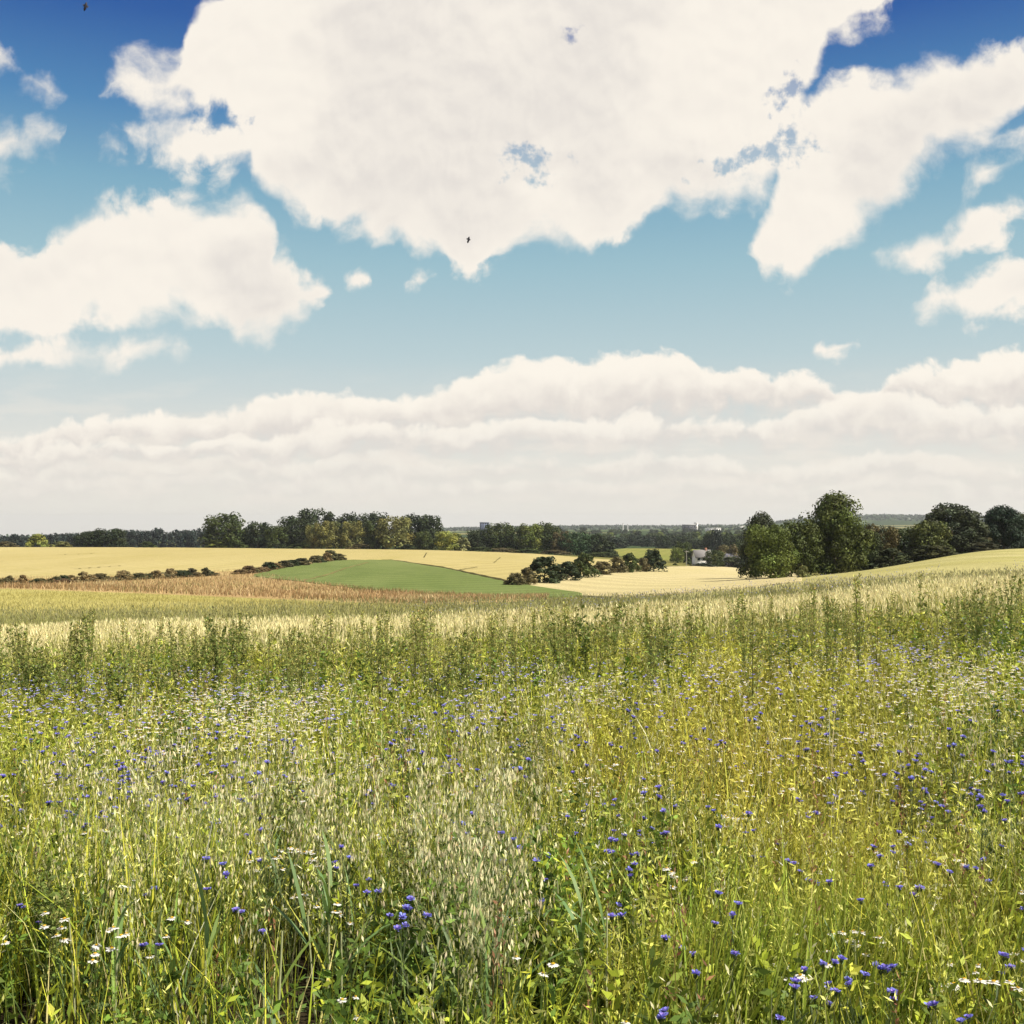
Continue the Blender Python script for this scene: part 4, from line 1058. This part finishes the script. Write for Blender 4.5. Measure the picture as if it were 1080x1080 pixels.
A_LEFT = ([(133, 141), (150, 132), (200, 124), (240, 127), (270, 138), (320, 150)], [(133, 143), (150, 164), (195, 180), (240, 182), (268, 176), (320, 164)])
B_MAIN = ([(-79, 245), (0, 258), (30, 262), (50, 262), (60, 247), (75, 240), (100, 222), (130, 212), (170, 206), (210, 205), (240, 212), (268, 214), (282, 228), (288, 260), (320, 287), (348, 301)],
          [(-79, 370), (0, 362), (40, 358), (90, 349), (130, 343), (180, 336), (230, 346), (258, 366), (290, 366), (298, 350), (320, 330), (340, 315), (348, 303)])
R_STREAK = ([(922, 262), (945, 252), (975, 242), (1010, 235), (1050, 216), (1078, 211), (1084, 220)], [(922, 264), (950, 273), (990, 275), (1025, 263), (1050, 256), (1075, 236), (1084, 222)])
B_LOW = ([(-79, 372), (0, 369), (40, 362), (90, 356), (140, 360), (185, 362), (196, 370)], [(-79, 396), (0, 391), (40, 386), (100, 384), (140, 377), (185, 376), (196, 372)])
R_LOW = ([(968, 318), (985, 298), (1010, 288), (1040, 277), (1080, 270), (1150, 260)], [(968, 320), (985, 328), (1030, 331), (1080, 331), (1150, 334)])
R_SMALL = ([(1013, 196), (1030, 180), (1055, 171), (1076, 169)], [(1013, 199), (1035, 201), (1055, 191), (1076, 175)])
R_EDGE = ([(1040, 146), (1060, 130), (1150, 122)], [(1040, 148), (1060, 156), (1150, 158)])
L_PUFF = ([(-30, 140), (10, 132), (22, 141), (35, 130), (50, 127), (65, 138), (74, 149)], [(-30, 158), (20, 158), (45, 164), (62, 161), (74, 151)])
L_UP = ([(-30, 40), (0, 56), (14, 62), (30, 84), (45, 84), (60, 91), (71, 99)], [(-30, 58), (0, 74), (16, 82), (32, 88), (46, 104), (60, 106), (71, 101)])
L_DASH = ([(79, 156), (95, 151), (112, 155), (127, 161)], [(79, 158), (100, 169), (115, 168), (127, 163)])
L_LOW = ([(-30, 170), (8, 170), (25, 176)], [(-30, 183), (8, 182), (25, 178)])
M_DOT = ([(862, 371), (876, 363), (902, 361), (914, 368)], [(862, 373), (880, 377), (902, 376), (914, 370)])
C_DOT = ([(362, 291), (374, 280), (384, 282), (394, 292)], [(362, 293), (376, 300), (394, 294)])
W_DOT = ([(425, 296), (440, 290), (458, 285)], [(425, 298), (440, 299), (458, 288)])
LAYERS = [layer([A_MAIN]), layer([A_LEFT, A_RIGHT]), layer([B_MAIN, R_STREAK]), layer([B_LOW, R_LOW]), layer([L_PUFF, L_DASH, C_DOT, W_DOT, M_DOT, R_SMALL]), layer([L_UP, R_EDGE]), layer([L_LOW])]
HOLES = [(838, 100, 34, 20, -25), (800, 166, 66, 16, -12), (840, 154, 28, 20, 0), (560, 166, 34, 22, 10), (605, 32, 12, 11, 0), (235, 127, 36, 11, 5)]
def wait(v, d):
    return mth('MULTIPLY_ADD', d, 1e-9, v)
def after(vec, d):
    """the same vector, made to wait for d (keeps the shader's working memory small)"""
    n = nd('ShaderNodeVectorMath', operation='MULTIPLY_ADD'); L.new(d, n.inputs[0]); n.inputs[1].default_value = (1e-9, 1e-9, 1e-9); L.new(vec, n.inputs[2])
    return n.outputs[0]
wrp = nd('ShaderNodeTexNoise', noise_dimensions='2D'); wrp.inputs['Scale'].default_value = 9; wrp.inputs['Detail'].default_value = 4; L.new(PV, wrp.inputs['Vector'])
wv = nd('ShaderNodeVectorMath', operation='SCALE'); L.new(vmth('SUBTRACT', wrp.outputs['Color'], (.5, .5, .5)), wv.inputs[0]); wv.inputs['Scale'].default_value = .035
V2 = vmth('ADD', PV, wv.outputs[0])
sw = nd('ShaderNodeSeparateXYZ'); L.new(V2, sw.inputs[0])
uw, vw = mth('MULTIPLY_ADD', sw.outputs[0], F, 540.0), mth('MULTIPLY_ADD', sw.outputs[1], -F, HV)
D = None; REL = None
for tp, bt in LAYERS:
    u_ = uw if D is None else wait(uw, D)
    T_, B_ = outline(tp, u_), outline(bt, u_)
    d = mth('MINIMUM', mth('SUBTRACT', B_, vw), mth('SUBTRACT', vw, T_))
    D = d if D is None else mth('SMOOTH_MAX', D, d, 5.0)
D = mth('MULTIPLY', D, 1 / F)
D = mth('MINIMUM', D, .05)
HM = None
for u, v, rx, ry, rot in HOLES:
    mp = nd('ShaderNodeMapping', vector_type='TEXTURE'); mp.inputs['Location'].default_value = ((u - 540) / F, (HV - v) / F, 0); mp.inputs['Rotation'].default_value = (0, 0, R(-rot)); mp.inputs['Scale'].default_value = (rx / F, ry / F, 1)
    L.new(after(V2, D if HM is None else HM), mp.inputs['Vector']); ln = nd('ShaderNodeVectorMath', operation='LENGTH'); L.new(mp.outputs[0], ln.inputs[0])
    d = mth('SUBTRACT', 1.0, ln.outputs['Value']); HM = d if HM is None else mth('MAXIMUM', HM, d)
D = wait(D, HM)
# beyond the part of the sky the photograph shows: broken cloud of the same kind
far_out = mth('MAXIMUM', mrange(mth('ABSOLUTE', SX), .50, .62), mth('MAXIMUM', mrange(el, .50, .62), mrange(sep.outputs[1], .15, .05)))
gn = nd('ShaderNodeTexNoise'); gn.inputs['Scale'].default_value = 3.0; gn.inputs['Detail'].default_value = 7; L.new(after(tc.outputs['Generated'], D), gn.inputs['Vector'])
GD = mth('MULTIPLY', mth('SUBTRACT', gn.outputs['Fac'], .50), .35)
D = mth('ADD', mth('MULTIPLY', D, mth('SUBTRACT', 1.0, far_out)), mth('MULTIPLY', mth('MINIMUM', GD, .05), far_out))
def heaps(vec, sc, off, st):
    v = nd('ShaderNodeTexVoronoi', feature='SMOOTH_F1', voronoi_dimensions='2D'); v.inputs['Scale'].default_value = sc; v.inputs['Smoothness'].default_value = .4; v.inputs['Detail'].default_value = 0
    m_ = nd('ShaderNodeMapping'); m_.inputs['Location'].default_value = (off, off * .7, 0); m_.inputs['Scale'].default_value = (1, st, 1); L.new(vec, m_.inputs['Vector']); L.new(m_.outputs[0], v.inputs['Vector'])
    return mth('SUBTRACT', .40, v.outputs['Distance'])
def texture(vec, dep):
    vec = after(vec, dep)
    h1, h2 = heaps(vec, 15, 2.2, 1.2), heaps(vec, 40, 4.1, 1.15)
    n2 = mth('SUBTRACT', noise(vec, 30, 10, .60, 9.4), .5)
    return mth('ADD', mth('MULTIPLY', h1, .016), mth('ADD', mth('MULTIPLY', h2, .012), mth('MULTIPLY', n2, .047)))
t0 = texture(V2, D); t1 = texture(vmth('ADD', V2, (.004, .010, 0.)), t0)
n1 = mth('SUBTRACT', noise(after(PV, t1), 7, 4, .5, 5.3), .5)
D0 = mth('ADD', mth('ADD', D, .003), t0)
soft = mrange(n1, -.12, .12, .030, .012)
alpha = mrange(mth('DIVIDE', D0, soft), -.25, 1.0)
holes = mrange(mth('ADD', HM, mth('MULTIPLY', mth('SUBTRACT', noise(after(PV, t1), 60, 6, .6, 51.), .5), 3.4)), .05, 1.0)
alpha = mth('MULTIPLY', alpha, mth('MULTIPLY_ADD', holes, -.68, 1.0))
thick = mrange(D0, .0, .05)
lit = mrange(mth('SUBTRACT', t0, t1), -.020, .014)
def lin(r, g, b, k=1.0):
    f = lambda c: (c / 255 / 12.92 if c / 255 <= .04045 else ((c / 255 + .055) / 1.055) ** 2.4) * k
    return (f(r), f(g), f(b))
STR = .1
BR = .605 / STR
cbright, cgrey = lin(249, 242, 231, BR), lin(208, 203, 201, BR)
big = mrange(noise(after(PV, t1), 5.0, 3, .5, 21.), .40, .62)
cc = cmix(mth('MULTIPLY', mth('MULTIPLY', thick, mth('SUBTRACT', 1.0, lit)), mth('MULTIPLY_ADD', big, .55, .15)), cbright, cgrey)
cc = cmix(mth('MULTIPLY', mth('MULTIPLY', big, thick), .6), cc, lin(231, 225, 218, BR))
sky = nd('ShaderNodeTexSky', sky_type='NISHITA'); sky.sun_disc = False; sky.sun_elevation = SUN_EL; sky.sun_rotation = SUN_AZ; sky.air_density = 1.0; sky.dust_density = .6; sky.ozone_density = 2.0
ramp = nd('ShaderNodeValToRGB'); L.new(mrange(el, 0, .5, 0, 1, False), ramp.inputs['Fac'])
SKYRAMP = [(0.0, (234, 229, 219)), (.10, (230, 226, 217)), (.18, (216, 218, 213)), (.30, (187, 206, 209)), (.46, (156, 191, 202)), (.58, (126, 172, 194)), (.70, (80, 134, 181)), (.84, (42, 90, 160)), (1.0, (26, 62, 140))]
e = ramp.color_ramp.elements
for i, (p, c) in enumerate(SKYRAMP):
    x = e[i] if i < 2 else e.new(p)
    x.position = p; x.color = (*lin(*c), 1)
scl = nd('ShaderNodeVectorMath', operation='SCALE'); L.new(ramp.outputs[0], scl.inputs[0]); scl.inputs['Scale'].default_value = BR
col = cmix(.94, sky.outputs[0], scl.outputs[0])
# rows of cumulus towards the horizon, farthest first
BANKS = [
    ([(-80, 512), (0, 506), (60, 503), (120, 508), (190, 500), (260, 506), (330, 499), (420, 503), (520, 508), (600, 503), (680, 506), (760, 500), (860, 506), (960, 503), (1160, 506)], [(-80, 524), (300, 522), (700, 522), (1160, 522)], .45, 30),
    ([(-80, 494), (0, 492), (60, 485), (110, 482), (160, 490), (220, 486), (270, 480), (330, 487), (390, 475), (430, 478), (480, 490), (540, 486), (600, 488), (650, 476), (700, 474), (735, 482), (780, 490), (850, 488), (900, 482), (960, 476), (1020, 484), (1080, 488), (1160, 480)], [(-80, 508), (200, 506), (420, 502), (700, 500), (900, 503), (1160, 503)], .62, 30),
    ([(-80, 446), (0, 455), (40, 450), (100, 440), (160, 432), (200, 430), (228, 436), (255, 425), (290, 418), (345, 417), (400, 422), (430, 425), (465, 412), (480, 398), (510, 388), (560, 380), (600, 376), (650, 374), (700, 374), (722, 378), (738, 393), (770, 395), (800, 395), (815, 404), (850, 396), (872, 400), (885, 412), (905, 426), (928, 414), (945, 392), (975, 382), (1020, 370), (1060, 364), (1100, 362), (1160, 372)],
     [(-80, 478), (0, 476), (150, 466), (300, 462), (440, 455), (520, 446), (580, 434), (660, 434), (720, 440), (790, 432), (850, 436), (920, 440), (950, 424), (1080, 424), (1160, 430)], 1.0, 42),
    ([(-80, 472), (0, 474), (60, 466), (130, 466), (200, 464), (260, 460), (320, 450), (380, 447), (430, 452), (500, 448), (545, 440), (590, 437), (640, 432), (700, 440), (740, 446), (790, 452), (830, 440), (870, 430), (900, 420), (940, 414), (990, 420), (1040, 424), (1100, 420), (1160, 424)], [(-80, 488), (200, 486), (400, 478), (600, 468), (800, 466), (1000, 460), (1160, 462)], .9, 42),
]
prev = D0
for k_, (tp, bt, op, sc) in enumerate(BANKS):
    vb = after(V2, prev); x0 = wait(uw, prev)
    T_, B_ = outline(tp, x0), outline(bt, x0)
    tex = mth('ADD', mth('MULTIPLY', heaps(vb, sc, 3.3 * k_ + .7, 1.5), 9.0), mth('MULTIPLY', mth('SUBTRACT', noise(vb, 45, 7, .58, 4.4 + k_), .5), 26.0))
    dt = mth('ADD', mth('SUBTRACT', vw, T_), tex); db = mth('ADD', mth('SUBTRACT', B_, vw), mth('MULTIPLY', tex, 1.3))
    al = mth('MULTIPLY', mth('MULTIPLY', mrange(dt, -2.0, 7.0), mrange(db, -16.0, 10.0)), op)
    rel = mrange(mth('SUBTRACT', mth('DIVIDE', db, mth('ADD', mth('ADD', mth('MAXIMUM', dt, 0.), mth('MAXIMUM', db, 0.)), 4.0)), mth('MULTIPLY', tex, -.02)), .0, .75)
    bc = cmix(rel, lin(226, 219, 212, BR), lin(252, 245, 233, BR))
    al = mth('MULTIPLY', al, mth('SUBTRACT', 1.0, far_out)); prev = al
    col = cmix(al, col, bc)
# thin milky streaks in the air above the horizon
pst = nd('ShaderNodeMapping'); pst.inputs['Scale'].default_value = (1, 4.5, 1); L.new(after(PV, prev), pst.inputs['Vector'])
st = mth('MULTIPLY', mrange(noise(pst.outputs[0], 13, 6, .55, 33.), .45, .68), mth('MULTIPLY', mrange(el, .0, .03), mrange(el, .15, .05)))
col = cmix(mth('MULTIPLY', st, .55), col, lin(240, 233, 222, BR))
col = cmix(mth('MULTIPLY', alpha, mrange(el, .02, .12)), col, cc)
bg = nd('ShaderNodeBackground'); bg.inputs['Strength'].default_value = STR; L.new(col, bg.inputs['Color'])
wo = nd('ShaderNodeOutputWorld'); L.new(bg.outputs[0], wo.inputs['Surface'])
W.cycles.sampling_method = 'MANUAL'; W.cycles.sample_map_resolution = 512

# haze: one closed box of even, thin air
S = Soup(); box(S, -26000, 26000, -60, 7500, -120, 60, (1, 1, 1))
m, hnt, HN, HL = new_mat('haze')
pv = HN.new('ShaderNodeVolumePrincipled'); pv.inputs['Color'].default_value = (.86, .90, .95, 1); pv.inputs['Density'].default_value = .00007; pv.inputs['Anisotropy'].default_value = .2
ho = HN.new('ShaderNodeOutputMaterial'); HL.new(pv.outputs[0], ho.inputs['Volume'])
hz = S.build('haze', m); tag(hz, 'thin pale summer haze over the far valley', 'haze', kind='stuff')

# ------------------------------------------------------------------ camera and render settings
cam = bpy.data.cameras.new('camera'); cam.sensor_width = 36; cam.lens = 36 * F / 1080; cam.clip_start = .05; cam.clip_end = 30000
cam.shift_y = 13 / 1080
co = bpy.data.objects.new('camera', cam); COL.objects.link(co); co.location = (0, 0, EYE); co.rotation_euler = (pi / 2, 0, 0)
SC.camera = co
SC.view_settings.view_transform = 'Standard'; SC.view_settings.look = 'None'; SC.view_settings.exposure = .74; SC.view_settings.gamma = 1
cy = SC.cycles
cy.max_bounces = 4; cy.diffuse_bounces = 2; cy.glossy_bounces = 2; cy.transmission_bounces = 2; cy.volume_bounces = 0; cy.transparent_max_bounces = 4
cy.use_denoising = True; cy.denoiser = 'OPENIMAGEDENOISE'; cy.denoising_input_passes = 'RGB_ALBEDO_NORMAL'; cy.denoising_prefilter = 'ACCURATE'; cy.caustics_reflective = False; cy.caustics_refractive = False
cy.sample_clamp_indirect = 4
